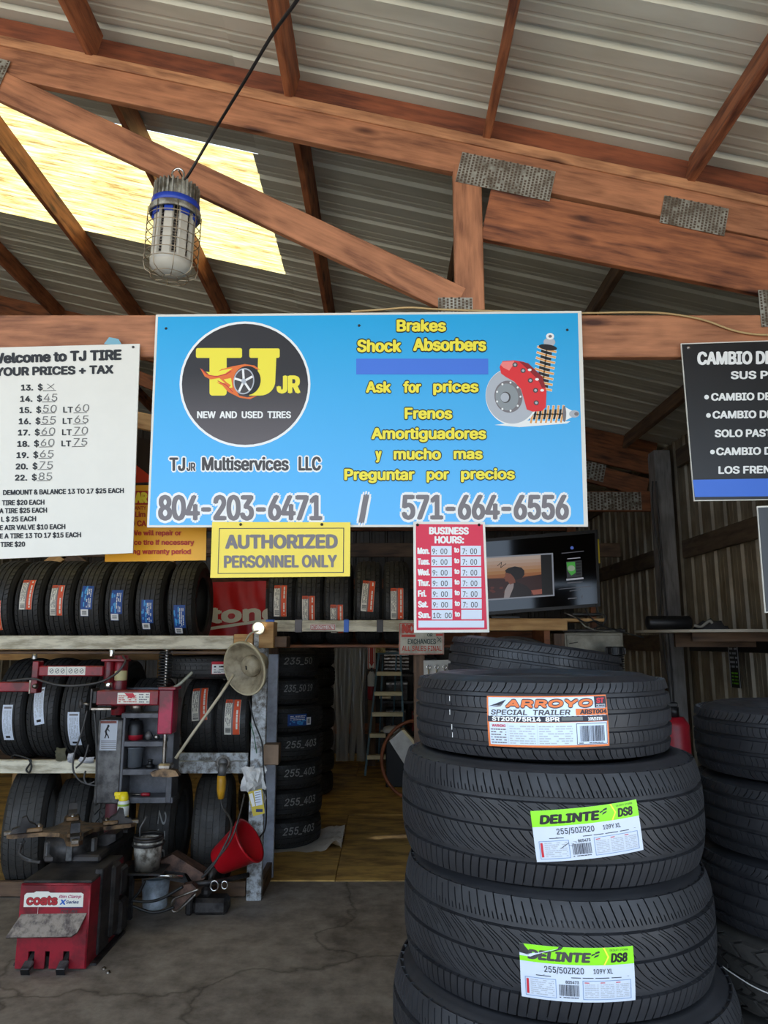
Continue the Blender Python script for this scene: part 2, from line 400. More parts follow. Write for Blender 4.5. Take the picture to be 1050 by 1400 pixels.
def sheet_mat(name, c, d):
    m, nt, b = new_mat(name)
    n = noise(nt, coords(nt, (.25, 1.5, 1)), 4, 6)
    col = ramp(nt, n, [(.35, d), (.6, c)]); nt.links.new(col, b.inputs['Base Color'])
    b.inputs['Roughness'].default_value = .42; b.inputs['Metallic'].default_value = .1
    bump(nt, b, noise(nt, coords(nt), 120, 3), .05, .002); return m
M_ROOF = sheet_mat('white_roof_sheet', srgb(206, 205, 190), srgb(184, 182, 166))
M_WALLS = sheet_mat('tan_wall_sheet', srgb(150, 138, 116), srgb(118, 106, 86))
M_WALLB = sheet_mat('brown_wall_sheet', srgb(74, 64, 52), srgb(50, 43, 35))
def sky_mat():
    m, nt, b = new_mat('fibreglass_skylight')
    n = noise(nt, coords(nt, (.35, 8, 3), rnd=False), 5, 9, .62); n2 = noise(nt, coords(nt, (1.2, 26, 3), rnd=False), 10, 5, .7)
    ad = N(nt, 'ShaderNodeMath', operation='MULTIPLY_ADD'); ad.inputs[1].default_value = .5; nt.links.new(n2, ad.inputs[0]); nt.links.new(n, ad.inputs[2])
    col = ramp(nt, ad.outputs[0], [(.58, srgb(114, 92, 50)), (.74, srgb(158, 142, 92)), (.92, srgb(188, 180, 132))])
    tr = N(nt, 'ShaderNodeBsdfTranslucent'); nt.links.new(col, tr.inputs[0]); nt.links.new(col, b.inputs['Base Color'])
    mx = N(nt, 'ShaderNodeMixShader'); mx.inputs[0].default_value = .8
    nt.links.new(b.outputs[0], mx.inputs[1]); nt.links.new(tr.outputs[0], mx.inputs[2])
    nt.links.new(mx.outputs[0], nt.nodes['Material Output'].inputs[0]); return m
M_SKYL = sky_mat()
def rib_profile(width, pitch=.2286, h=.02):
    """(across, up) points of ribbed sheet metal: tall ribs with two shallow ones between"""
    pts = []; n = int(round(width/pitch))
    for i in range(n):
        o = i*pitch
        pts += [(o, 0), (o+.068, 0), (o+.074, .0025), (o+.084, .0025), (o+.09, 0), (o+.128, 0), (o+.134, .0025), (o+.144, .0025), (o+.15, 0),
                (o+.178, 0), (o+.192, h), (o+.210, h), (o+.2235, 0)]
    pts.append((n*pitch, 0)); return pts
def ribbed(prof, f, a, b, m, cuts=1, thick=None):
    """f(across, up, along) -> point"""
    mb = MB(); vs = []; k = len(prof)
    for j in range(cuts+1):
        t = a+(b-a)*j/cuts; vs += [f(u, h, t) for u, h in prof]
    mb.add(vs, [(j*k+i, j*k+i+1, (j+1)*k+i+1, (j+1)*k+i) for j in range(cuts) for i in range(k-1)], m); return mb
ceil = thing('ceiling', (0, 4, 4.1), None, None, kind='structure')
SHW = .9144
XRG = -4.4
def roof_row(y, wd, isky, i):
    prof = rib_profile(wd)
    if isky:
        obj('skylight_sheet', ribbed(prof, lambda u, h, t: (t, y+u, roof(t)+h+.002), XRG, -.67, M_SKYL), ceil, loc=(-2, y, roof(-2)), label='translucent yellow fibreglass roof sheet')
        obj('roof_sheet', ribbed(prof, lambda u, h, t: (t, y+u, roof(t)+h), -.73, XR+.5, M_ROOF), ceil, loc=(0, y, roof(0)))
    else:
        sp = -1.0 if i % 2 else -.55
        obj('roof_sheet', ribbed(prof, lambda u, h, t: (t, y+u, roof(t)+h), sp-.15, XR+.5, M_ROOF), ceil, loc=(0, y, roof(0)))
        obj('roof_sheet', ribbed(prof, lambda u, h, t: (t, y+u, roof(t)+h+.004), XRG, sp, M_ROOF), ceil, loc=(-2, y, roof(-2)))
    obj('roof_sheet', ribbed(prof, lambda u, h, t: (2*XRG-t, y+u, roof(t)+h+.01), XRG-.02, -2.9, M_ROOF), ceil, loc=(-6, y, roof(-3)))
for i in range(6): roof_row(3.66-SHW*(i+1), SHW, False, i)
roof_row(3.66, SHW, True, 0); roof_row(3.66+SHW, .4572, True, 0)
for i in range(7): roof_row(3.66+SHW+.4572+SHW*i, SHW, False, i)
PX = [2.31, 1.391, .479, -.423, -1.352, -2.27, -3.19, -4.1]
for x in PX:
    for (y0, y1) in ((-1.25, 3.0), (3.06, 6.78), (6.84, YB)):
        if y0 > 3 and x in (1.391, .479): dx = -.05
        else: dx = 0
        board('purlin', (x+dx, y0, roof(x)-.078), (x+dx, y1, roof(x)-.078), .14, .038, W_RED if y0 < 3.05 else W_OLD if x > 0 else W_RED, ceil, up=(SL, 0, 1))

# walls
def wall(name, f, L, zs, m, parts_n, loc):
    wobj = thing(name, loc, None, None, kind='structure'); pr = rib_profile(SHW)
    for k in range(parts_n):
        z1 = zs(k)
        obj('wall_sheet', ribbed(pr, lambda u, h, t, k=k: f(k*SHW+u, h, t), 0, z1, m), wobj, loc=f(k*SHW, 0, 0))
    return wobj
wr = wall('wall_right', lambda u, h, t: (XR-h, .8+u, t), 0, lambda k: roof(XR)+.02, M_WALLS, 11, (XR, 5.5, 0))
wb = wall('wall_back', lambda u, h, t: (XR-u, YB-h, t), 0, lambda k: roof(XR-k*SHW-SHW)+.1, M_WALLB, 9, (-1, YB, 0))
wl = wall('wall_left', lambda u, h, t: (XL+h, .8+u, t), 0, lambda k: 4.7, M_WALLS, 11, (XL, 5.5, 0))
for z in (.35, 1.53, 2.36, 3.2):
    board('wall_rail', (XR-.045, .8, z), (XR-.045, 6.55, z), .16 if z != 1.53 else .13, .038, W_GREYW if z != 1.53 else M_BLACK, wr, up=(0, 0, 1))
    board('wall_rail', (XR-.045, 6.85, z), (XR-.045, YB-.1, z), .16, .038, W_GREYW, wr)
    board('wall_rail', (XL+.1, YB-.05, z), (XR-.1, YB-.05, z), .14, .038, W_DARK, wb)
for Yp in (3.05, 6.62):
    board('wall_post', (XR-.16, Yp+.08, 0), (XR-.16, Yp+.08, roof(XR)-.1), .17, .15, W_POST if Yp > 5 else W_DARK, wr, up=(0, 1, 0))
mb = MB()
for k in range(2):
    mb.tube(smooth_path([(2.48+.03*k, 6.6, 3.0), (2.46+.05*k, 6.595, 2.7), (2.50+.02*k, 6.6, 2.2), (2.47+.06*k, 6.6, 1.7), (2.51+.03*k, 6.6, 1.1), (2.49+.03*k, 6.6, .6)]), .008, M_HOSE, 6)
tag(obj('cable', mb, loc=(2.5, 6.6, .6)), 'grey cables hanging loosely down the timber post at the right wall', 'cable')

# ================================================================== TRUSSES
def truss(Y, label, detail):
    t = thing('roof_truss', (0, Y, 2.75), label, 'roof truss', 'timber trusses carrying the roof')
    y = Y
    board('bottom_chord', (-4.6, y, 2.849), (2.62, y, 2.849), .192, .04, W_CHORD if detail else W_DARK, t)
    zc = lambda x: roof(x)-.14-.10
    board('top_chord', (-4.35, y, zc(-4.35)), (2.62, y, zc(2.62)), .2, .04, W_CHORD if detail else W_DARK, t, up=(SL, 0, 1))
    board('blocking_board', (-4.35, y+.045, roof(-4.35)-.076), (2.62, y+.045, roof(2.62)-.076), .148, .04, W_RUSSET if detail else W_DARK, t, up=(SL, 0, 1))
    board('top_ledger', (-4.35, y-.018, roof(-4.35)-.165), (2.62, y-.018, roof(2.62)-.165), .05, .03, W_LEDGE if detail else W_DARK, t, up=(SL, 0, 1))
    def pl(x, z, wd, h, ang=0, yy=-.024):
        mb = MB(); M = Matrix.Translation((x, y+yy, z)) @ Matrix.Rotation(ang, 4, 'Y')
        mb.box((-wd/2, -.0015, -h/2), (wd/2, .0015, h/2), M_GALV, M)
        o = obj('connector_plate', mb, t, loc=(x, y+yy, z))
        sb = MB(); nx = int(wd/.016); nz = int(h/.013)
        if not detail: nx //= 2; nz //= 2
        for i in range(nx):
            for j in range(nz):
                cx = (i+.5)/nx*wd-wd/2; cz = (j+.5+.5*(i % 2)-.25)/nz*h-h/2; a = wd/nx*.28; b = h/nz*.36
                if random.random() < .06: continue
                vs = [M @ Vector(q) for q in ((cx-a, -.003, cz-b), (cx+a, -.003, cz-b), (cx+a, -.003, cz+b), (cx-a, -.003, cz+b), (cx-a*.4, -.0018, cz), (cx+a*.4, -.0018, cz))]
                sb.add(vs, [(0, 1, 5, 4), (1, 2, 5), (2, 3, 4, 5), (3, 0, 4)], M_SLOT)
        so_ = obj('plate_slots', sb, o, loc=(x, y+yy, z)); so_['kind'] = 'stuff'
    if detail:
        a, b = P(0, 118, y-.005), P(628, 414, y-.005)
        d = (b-a).normalized(); a = a-d*.9
        board('diagonal_web', a, b, .135, .038, W_CHORD, t, up=(0, 0, 1))
        a, b = P(638, 236, y-.002), P(638, 428, y-.002)
        board('vertical_web', (a.x, y-.002, b.z-.02), (a.x, y-.002, a.z+.03), .128, .04, W_CHORD, t, up=(1, 0, 0))
        a, b = P(664, 296, y-.004), P(1050, 378, y-.004)
        d = (b-a)/(b.x-a.x); q = a+d*(2.6-a.x)
        # long wedge under the chord at the right: full depth by the vertical web, cut to the bottom chord
        M1 = P(664, 330, y); M2 = P(1050, 405, y); T1 = P(664, 255, y); T2 = P(1050, 333, y)
        hgt = ((T1.z-M1.z)+(T2.z-M2.z))/2; c0 = (T1+M1)/2; c1 = (T2+M2)/2; dd = (c1-c0)/(c1.x-c0.x)
        board('lower_chord', (c0.x, y, c0.z), (c0+dd*(1.98-c0.x)), hgt*1.0, .036, W_RED, t)
        an = math.atan(SL)
        for (x0, y0, x1, y1, x2, y2) in ((620, 232, 760, 260, 150, 0), (898, 298, 996, 300, 0, 0), (1034, 422, 1060, 424, 0, 0)): pass
        c = P(690, 246, y); pl(c.x, c.z, .43, .15, an)
        c = P(946, 299, y); pl(c.x, c.z, .29, .135, an)
        c = P(622, 428, y); pl(c.x, c.z, .15, .12, 0)
        c = P(1060, 425, y); pl(c.x, c.z, .16, .17, 0)
        c = P(-6, 112, y); pl(c.x, c.z, .1, .2, .3, -.03)
    else:
        for x0, x1 in ((-1.6, .9), (.45, .45)):
            if x0 == x1: board('vertical_web', (x0, y-.002, 2.9), (x0, y-.002, roof(x0)-.15), .12, .04, W_DARK, t, up=(1, 0, 0))
            else: board('diagonal_web', (x0-2, y-.006, roof(x0-2)-.3), (x1-.55, y-.006, 2.9), .13, .038, W_DARK, t)
        board('lower_chord', (.6, y+.003, roof(.6)-.42), (2.5, y+.003, 2.98), .18, .036, W_DARK, t)
        c = P(840, 668, y); pl(c.x-.02, 2.85, .52, .17); pl(1.9, 3.16, .4, .17, math.atan(SL))
    return t
truss(3.0, 'brown timber truss carrying the hanging signs, toothed steel plates at its joints', True)
truss(6.8, 'dark timber truss deeper in the shed, above the television', False)
# dark crossing beams behind the hours sign
tb = thing('ceiling_joist', (0, 7.4, 2.5), 'dark horizontal timber joist behind the yellow and the red signs', 'joist')
board('beam', (-3.4, 7.4, 2.46), (2.4, 7.4, 2.46), .14, .05, W_OLD, tb)
for x in (-2.2, 1.9): board('hanger', (x, 7.35, 2.4), (x, 7.35, 4.0), .09, .038, W_DARK, tb, up=(1, 0, 0))

# ================================================================== SIGNS ON THE TRUSS (plane just in front of it)
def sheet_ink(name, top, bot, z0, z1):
    """vertical blend from the bot colour up to the top colour"""
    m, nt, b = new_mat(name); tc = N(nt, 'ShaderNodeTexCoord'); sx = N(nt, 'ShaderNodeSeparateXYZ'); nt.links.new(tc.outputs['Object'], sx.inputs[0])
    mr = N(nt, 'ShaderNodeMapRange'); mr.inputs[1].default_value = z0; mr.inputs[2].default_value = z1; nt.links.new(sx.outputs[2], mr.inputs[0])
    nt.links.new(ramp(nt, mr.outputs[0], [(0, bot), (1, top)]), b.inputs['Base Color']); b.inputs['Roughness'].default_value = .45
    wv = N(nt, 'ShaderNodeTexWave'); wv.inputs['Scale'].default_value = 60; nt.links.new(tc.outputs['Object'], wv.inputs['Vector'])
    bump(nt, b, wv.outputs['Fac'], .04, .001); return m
YS = 2.955
M_SIGNW = mat('white_sign_board', srgb(224, 220, 208), .45, var=.03, bmp=0)
# --- big blue banner
c = P(503, 575, YS)
t = thing('shop_sign', (c.x, YS, P(500, 721, YS).z), 'large blue shop sign with round black logo and two phone numbers', 'sign')
panel('sign_panel', [(213, 430), (795, 425), (804, 720), (201, 721)], YS-.004, .010, M_SIGNW, t)
pr = Print(on_plane(YS-.0045))
BLUE = sheet_ink('blue_banner_blend', srgb(22, 162, 218), srgb(92, 182, 240), -.0, .9)  # blue turns paler towards the bottom edge
zt = root_loc(t).z
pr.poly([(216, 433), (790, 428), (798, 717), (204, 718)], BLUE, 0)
pr.ell(335, 525.5, 89.5, 86, INK['white'], 1); pr.ell(335, 525.5, 86.3, 82.8, sheet_ink('logo_disc_print', srgb(34, 30, 31), srgb(104, 96, 97), .28, .66), 2)
YE, K = INK['yellow'], INK['black']
def rr(x0, y0, x1, y1, r, m, L):
    pts = []
    for cx, cy, a in ((x1-r, y0+r, -PI/2), (x1-r, y1-r, 0), (x0+r, y1-r, PI/2), (x0+r, y0+r, PI)):
        for i in range(5): pts.append((cx+r*math.cos(a+i*PI/8), cy+r*math.sin(a+i*PI/8)))
    pr.poly(pts, m, L)
rr(268, 476, 331, 489.5, 2.5, YE, 3); rr(286.5, 484, 310, 541, 4, YE, 3.3)
rr(341, 476.5, 382.5, 489.5, 2.5, YE, 4)
pr.poly([(353, 486), (378, 486), (376.5, 520)]+[(356+20.5*math.cos(a), 521+20*math.sin(a)) for a in [i*PI/2/8 for i in range(9)]]+[(341, 541), (340, 527), (347, 527), (352, 521)], YE, 4.3)
fl1 = [(273.5, 503), (281, 511), (292, 512), (303, 505), (318, 501), (335, 498), (348, 500), (356, 506), (346, 504), (336, 503), (326, 507), (322, 514), (321, 530), (327, 541), (338, 543.5), (352, 541), (342, 546), (328, 544), (312, 536), (304, 527), (296, 523), (308, 524), (300, 517), (288, 519), (280, 515)]
pr.poly(fl1, INK['orange'], 5)
pr.poly([(281, 508), (292, 510), (305, 506), (318, 504), (308, 511), (298, 514), (288, 514)], INK['yellow'], 5.4)
pr.poly([(306, 519), (316, 517), (318, 530), (312, 531), (316, 527), (310, 523)], INK['yellow'], 5.4)
pr.line([(276, 505), (284, 513), (296, 515), (309, 512), (316, 508)], 1.1, INK['red'], 5.6)
pr.line([(298, 521), (310, 527), (318, 536)], 1, INK['red'], 5.6)
pr.ell(338, 520.5, 18.5, 20, K, 6, rot=.2); pr.ell(333.5, 521.5, 14.2, 18, INK['lgrey'], 6.5, rot=.15); pr.ell(333.5, 521.5, 12.6, 16.2, INK['dgrey'], 7, rot=.15)
for i in range(5):
    a = i*2*PI/5-.4; pr.line([(333.5, 521.5), (333.5+12*math.cos(a), 521.5+15.5*math.sin(a))], 3, INK['white'], 7.4)
pr.ell(333.5, 521.5, 3.2, 3.8, INK['lgrey'], 8)
pr.text('JR', 378, 411, 538, 513.5, YE, 5, .05)
pr.text('NEW  AND  USED  TIRES', 269.5, 398, 572, 562.5, INK['white'], 5, .035)
WO = [(.05, INK['white'])]; KO = [(.028, K)]
for st, x0, x1, yb, yt in (('TJ', 231.5, 253.5, 644, 625.5), ('JR', 255, 267.5, 644, 632.5), ('Multiservices', 276, 395, 643.5, 625), ('LLC', 408, 439, 643.5, 624.5)):
    pr.text(st, x0, x1, yb, yt, INK['dgrey'], 3, .035, WO)
pr.text('804-203-6471', 216, 441, 711.5, 677, INK['grey'], 3, .034, [(.045, INK['white'])], space=.94)
pr.text('/', 490, 505, 711, 677, INK['grey'], 3, .05, [(.05, INK['white'])])
pr.text('571-664-6556', 549, 778, 710.5, 676.5, INK['grey'], 3, .034, [(.045, INK['white'])], space=.94)
for st, x0, x1, yb, yt in (('Brakes', 542, 610, 453.5, 437), ('Shock', 488, 549, 481.5, 464.5), ('Absorbers', 564.5, 665, 480, 462.5), ('Ask', 500, 535, 537, 521.5), ('for', 551, 576, 537, 521.5), ('prices', 592, 654.5, 536.5, 521),
        ('Frenos', 553, 618.5, 573, 557.5), ('Amortiguadores', 507.5, 665, 600.5, 585), ('y', 513, 522, 628.5, 613), ('mucho', 538, 603, 628.5, 613), ('mas', 620, 660, 628, 613), ('Preguntar', 470.5, 567, 656.5, 641), ('por', 583, 614, 656, 641), ('precios', 630, 704, 655.5, 640.5)):
    pr.text(st, x0, x1, yb, yt, YE, 3, .045, [(.038, K)])
pr.rect(487, 490.5, 667.5, 512, INK['tape'], 3.5)
# brake disc, caliper and two coil springs
def spring(x0, y0, x1, y1, w, n, dark):
    d = math.hypot(x1-x0, y1-y0); ux, uy = (x1-x0)/d, (y1-y0)/d; nx, ny = -uy, ux
    pr.poly([(x0+nx*w*.3, y0+ny*w*.3), (x1+nx*w*.3, y1+ny*w*.3), (x1-nx*w*.3, y1-ny*w*.3), (x0-nx*w*.3, y0-ny*w*.3)], dark, 2)
    for i in range(n):
        q = (i+.5)/n*d; cx, cy = x0+ux*q, y0+uy*q
        pr.line([(cx+nx*w/2-ux*2, cy+ny*w/2-uy*2), (cx+ux*.6, cy+uy*.6), (cx-nx*w/2+ux*2, cy-ny*w/2+uy*2)], 3.6, INK['white'], 2.6)
        pr.line([(cx+nx*w/2-ux*2, cy+ny*w/2-uy*2), (cx+ux*.6, cy+uy*.6), (cx-nx*w/2+ux*2, cy-ny*w/2+uy*2)], 2.5, flat('ink_spring_orange', srgb(226, 160, 84)), 3)
spring(748, 474, 741, 534, 25, 8, K); pr.ell(749, 475, 12.5, 4, K, 3.4, rot=.15)
pr.ell(751, 468, 8, 6, INK['lgrey'], 3.2); pr.ell(752, 460, 5.5, 4.5, INK['white'], 3.4); pr.ell(752, 460, 2.4, 2, INK['grey'], 3.8)
pr.poly([(676, 581), (722, 575), (780, 576), (775, 579), (710, 584)], INK['white'], 1.6)
spring(724, 567, 772, 566, 22, 7, K); pr.ell(771.5, 566, 2.5, 11, INK['grey'], 3.4); pr.ell(785, 566, 7, 5, INK['lgrey'], 3.3); pr.ell(788, 566, 3, 2.6, INK['grey'], 3.7); pr.poly([(773, 557), (783, 562), (783, 570), (773, 575)], INK['white'], 3)
pr.ell(700, 542.5, 36, 39, INK['white'], 4, rot=-.25); pr.ell(699, 542, 34.5, 37.5, INK['lgrey'], 4.4, rot=-.25)
pr.ell(695, 542.5, 19, 22, INK['grey'], 5, rot=-.2); pr.ell(693, 543, 15.5, 18.5, flat('ink_disc_hub', srgb(140, 146, 148)), 5.5, rot=-.2)
for i in range(9):
    a = i*2*PI/9; pr.ell(695+16.5*math.cos(a), 542.5+19.5*math.sin(a), 1.4, 1.5, INK['white'], 5.8, 10)
pr.ell(691, 543.5, 7, 7.6, INK['dgrey'], 6); pr.ell(690, 543.5, 5.8, 6.4, INK['lgrey'], 6.4)
pr.poly([(683, 502), (687, 494), (703, 493), (716, 495), (731, 505), (742, 520), (747, 535), (746, 557), (741, 562), (728, 563), (720, 560), (716, 545), (712, 532), (703, 522), (692, 516), (685, 511)], flat('ink_caliper', srgb(222, 44, 48)), 7)
pr.poly([(709, 494), (722, 497), (741, 515), (746, 530), (741, 531), (735, 519), (722, 506)], flat('ink_caliper_dark', srgb(140, 20, 28)), 7.4)
pr.poly([(684, 499), (687, 495), (703, 494), (701, 500), (696, 507), (688, 503)], flat('ink_caliper_light', srgb(240, 130, 124)), 7.4)
for x, y in ((704, 499), (715, 507), (725, 520.5), (732, 534), (733, 551)):
    pr.ell(x, y, 3.6, 3.4, INK['dgrey'], 7.8, 16); pr.ell(x, y, 1.9, 1.8, INK['lgrey'], 8.2, 12)
for x, y in ((724, 506), (734, 519), (741, 534)): pr.ell(x, y, 2.6, 1.8, INK['white'], 7.9, 12)
pr.done('print', t)
for x, y in ((227, 449), (491, 445), (775.5, 451)): bolt(t, x, y, YS-.006)

# --- yellow authorised personnel sign
t = thing('notice_sign', P(385, 788, YS-.02), 'yellow notice hanging under the blue sign, reading authorized personnel only', 'sign')
M_YEL = mat('yellow_sign_board', srgb(244, 218, 76), .45, var=.03, bmp=0)
panel('sign_panel', [(290, 713.5), (479, 714), (478.5, 788), (287.5, 790)], YS-.017, .004, M_YEL, t)
pr = Print(on_plane(YS-.018))
q = [(300, 722.5), (470, 722), (469.5, 782.5), (298, 784)]
for a, b in zip(q, q[1:]+q[:1]): pr.line([a, b], 1, INK['dgrey'], 1)
pr.text('AUTHORIZED', 307.5, 462, 750.5, 731, INK['grey'], 1, .05, tilt=-.004); pr.text('PERSONNEL ONLY', 306, 461, 776.5, 759.5, INK['grey'], 1, .04, tilt=-.006)
pr.done('print', t)
for x in (329, 440): bolt(t, x, 717, YS-.019, M_GREASE)

# --- opening hours
t = thing('hours_sign', P(617, 864, YS-.02), 'red and white business hours sign hanging from the blue sign', 'sign')
panel('sign_panel', [(565, 713), (663, 713.5), (669, 864.5), (566, 865)], YS-.017, .004, M_SIGNW, t)
pr = Print(on_plane(YS-.018)); PK = INK['pink']; M_RD = flat('ink_sign_red', srgb(214, 40, 72))
pr.poly([(568.5, 716.5), (660, 717), (666, 860.5), (569.5, 861.5)], M_RD, 0)
pr.text('BUSINESS', 586.5, 641, 730.5, 720.5, INK['white'], 1, .05, tilt=.006); pr.text('HOURS:', 594, 634.5, 743, 733, INK['white'], 1, .05)
hrs = [('Mon.', '9:  00', '7:  00'), ('Tues.', '9:  00', '7:  00'), ('Wed.', '9:  00', '7:  00'), ('Thur.', '9:  00', '7:  00'), ('Fri.', '9:  00', '7:  00'), ('Sat.', '9:  00', '7:  00'), ('Sun.', '10:  00', '')]
for i, (d, a, b) in enumerate(hrs):
    y = 746.5+i*14.6; k = .18*i
    wd = {'Fri.': 12, 'Sat.': 14}.get(d, 17)
    pr.text(d, 570.5+k, 570.5+k+wd, y+11, y+2.2, INK['white'], 1, .05)
    pr.rect(589.5+k*.8, y, 617.5+k, y+12.8, INK['pale'], 1); pr.rect(629.5+k, y-.3, 657.5+k*1.2, y+12.5, INK['pale'], 1)
    pr.text(a, 591+k, 611.5+k if d != 'Sun.' else 616.5+k, y+11, y+3.6, INK['dgrey'], 2, .01)
    if b: pr.text(b, 632+k, 652+k, y+11, y+3.4, INK['dgrey'], 2, .01)
    pr.text('to', 620.5+k, 628+k, y+9, y+1.5, INK['white'], 1, .05)
pr.rect(572, 848.5, 662, 858, INK['pale'], 1)
pr.done('print', t)
for x in (571, 655): bolt(t, x, 717.5, YS-.019, M_GREASE)

# --- white price list (runs on to the left of the frame)
t = thing('price_sign', P(60, 760, YS), 'white tyre price list board with handwritten prices, left of the blue sign', 'sign')
panel('sign_panel', [(-150, 479), (191, 470), (181.5, 756), (-155, 771)], YS-.004, .008, M_SIGNW, t)
pr = Print(on_plane(YS-.005))
HW = flat('ink_marker_pen', srgb(110, 108, 104))
pr.text('Welcome to TJ TIRE', -14, 166.5, 497.5, 483, K, 1, .06, tilt=-.03); pr.text('YOUR PRICES + TAX', -7, 155.5, 514.5, 502.5, K, 1, .06, tilt=-.022)
rows = [('13.', 'x', ''), ('14.', '45', ''), ('15.', '50', '60'), ('16.', '55', '65'), ('17.', '60', '70'), ('18.', '60', '75'), ('19.', '65', ''), ('20.', '75', ''), ('22.', '85', '')]
for i, (a, b, c2) in enumerate(rows):
    y = 534+i*15.4; dx = -i*1.02
    pr.text(a, 28.5+dx, 45.5+dx, y, y-8.2, K, 1, .05); pr.text('$', 51.5+dx, 58.5+dx, y-.4, y-8.8, K, 1, .03)
    pr.line([(59+dx, y+.2), (76.5+dx, y-.2)], .8, K, 1)
    if b == 'x': pr.line([(65, 531.5), (74, 525)], .9, HW, 1.5); pr.line([(65, 525), (74, 532.5)], .9, HW, 1.5)
    else: pr.text(b, 60.5+dx, 79+dx, y-1, y-11, HW, 1.5, -.008, slant=.1)
    if c2:
        pr.text('LT', 86.5+dx*.8+1.5, 100+dx*.8+1.5, y-.6, y-8.6, K, 1, .035); pr.line([(101.5+dx*.8+1, y-.3), (119+dx*.8+1, y-.8)], .8, K, 1)
        pr.text(c2, 104+dx*.8, 123+dx*.8, y-2, y-12, HW, 1.5, -.008, slant=.1)
for st, x0, x1, y in (('DEMOUNT & BALANCE 13 TO 17 $25 EACH', 4, 169.5, 675.5), ('TIRE $20 EACH', 2.5, 61, 689.5), ('A TIRE $25 EACH', -1, 64.5, 700.5), ('L $ 25 EACH', 1.5, 49.5, 712), ('E AIR VALVE $10 EACH', -.5, 89.5, 723.5), ('E A TIRE 13 TO 17 $15 EACH', -.5, 111, 735), ('TIRE $20', .5, 34.5, 746.5)):
    pr.text(st, x0, x1, y+1.5, y-5.5, K, 1, .045, tilt=-.018)
pr.done('print', t); bolt(t, 182, 474.5, YS-.006)
mb = MB(); p = P(152, 467, YS-.001); mb.prism([(-.03, -.01), (.05, -.02), (.03, .012), (-.01, .02)], .004, flat('teal_tape', srgb(120, 170, 186)), Matrix.Translation(p-Vector((0, .0, 0))))
obj('tape', mb, t)

# --- black services sign (runs on to the right)
t = thing('services_sign', P(1000, 686, YS), 'black Spanish services sign with white letters and blue tape strip', 'sign')
M_BSG = mat('black_sign_board', srgb(22, 21, 22), .35, var=.1, bmp=0)
panel('sign_edge', [(931, 469.5), (1290, 457), (1310, 680), (949, 685)], YS-.003, .007, M_SIGNW, t)
panel('sign_panel', [(932.3, 470.7), (1288, 458.5), (1308, 679), (950, 683.6)], YS-.005, .002, M_BSG, t)
pr = Print(on_plane(YS-.006)); WH = INK['white']
for st, x0, x1, yb, hh in (('CAMBIO DE', 953, 1057, 499, 18), ('SUS P', 999, 1050, 518.5, 11), ('CAMBIO DE', 972, 1054, 548, 10.5), ('CAMBIO DE', 974, 1057, 572.5, 10.5), ('SOLO PAST', 977, 1056, 598, 10.5), ('CAMBIO D', 979, 1055, 622.5, 10.5), ('LOS FREN', 982, 1054, 648, 10.5)):
    pr.text(st, x0, x1, yb, yb-hh, WH, 1, .045, tilt=-.012)
for x, y in ((966, 543), (968.5, 568), (974, 618)): pr.ell(x, y, 3.2, 3.2, WH, 1, 16)
pr.poly([(947, 656), (1305, 650), (1308, 676), (950, 679.5)], INK['tape'], 2)
pr.done('print', t); bolt(t, 941.5, 475.5, YS-.007, M_STEEL, .008)

t = thing('dark_poster', P(1090, 860, 2.3), 'dark board with thin white edge at the right border, below the black sign', 'sign')
panel('board_edge', [(1035, 692), (1180, 686), (1200, 835), (1046, 838)], 2.90, .006, M_SIGNW, t); panel('board', [(1037, 694), (1180, 688), (1198, 833), (1048, 836)], 2.896, .004, mat('slate_board', srgb(66, 70, 74), .4, var=.1, bmp=0), t)

# --- tan cable laid along the bottom chord and hook wires
mb = MB(); M_TAN = mat('tan_cable', srgb(190, 160, 110), .5, var=.2, bmp=0)
pts = [P(x, y, 2.9675) for x, y in ((480, 426), (520, 423.5), (560, 420.5), (600, 423), (700, 426), (795, 428), (860, 427), (910, 428.5), (960, 437), (1000, 451), (1030, 457), (1056, 458))]
mb.tube(smooth_path(pts), .0045, M_TAN, 6); tag(obj('cable', mb, loc=pts[5]), 'tan cable tacked along the lower beam right of the blue sign', 'cable')

# ================================================================== CAGED LAMP
t = thing('work_lamp', P(243, 245, 2.84), 'caged silver work lamp with blue band hanging below the brown beam', 'lamp')
LT = Matrix.Translation(P(243, 245, 2.84)-Vector((0, 0, .045))) @ Matrix.Rotation(R(1.5), 4, 'X') @ Matrix.Rotation(R(2), 4, 'Y')
M_BAND = mat('blue_lamp_band', srgb(36, 66, 170), .35, var=.1); M_DIFF = mat('frosted_lens', srgb(196, 190, 176), .3, var=.08)
def lobj(name, mb, par=t, **k): return obj(name, mb, par, **k)
rad = .098
mb = MB(); mb.lathe([(0, 0), (rad*.8, 0), (rad*.84, -.01), (rad*.84, -.075), (0, -.075)], M_GALV, 40, LT)
for i in range(30):
    a = i*2*PI/30; mb.box((rad*.8, -.003, -.078), (rad*.98, .003, .002), M_GALV, LT @ Matrix.Rotation(a, 4, 'Z'))
lobj('heat_sink', mb)
mb = MB(); mb.lathe([(rad*.9, -.072), (rad*1.03, -.074), (rad*1.03, -.104), (rad*.9, -.106)], M_BAND, 40, LT)
for i in range(8): mb.box((rad*.8, -.018, -.15), (rad*.93, .018, -.10), M_BAND, LT @ Matrix.Rotation(i*PI/4, 4, 'Z'))
lobj('band', mb)
mb = MB(); mb.lathe([(rad*1.07, -.104), (rad*1.09, -.108), (rad*1.09, -.128), (rad*1.07, -.132), (rad*.98, -.13), (rad*.98, -.106)], M_GALV, 40, LT, close=True); lobj('collar', mb)
mb = MB(); mb.lathe([(0, -.11), (rad*.66, -.11), (rad*.66, -.335), (0, -.335)], M_GREASE, 24, LT)
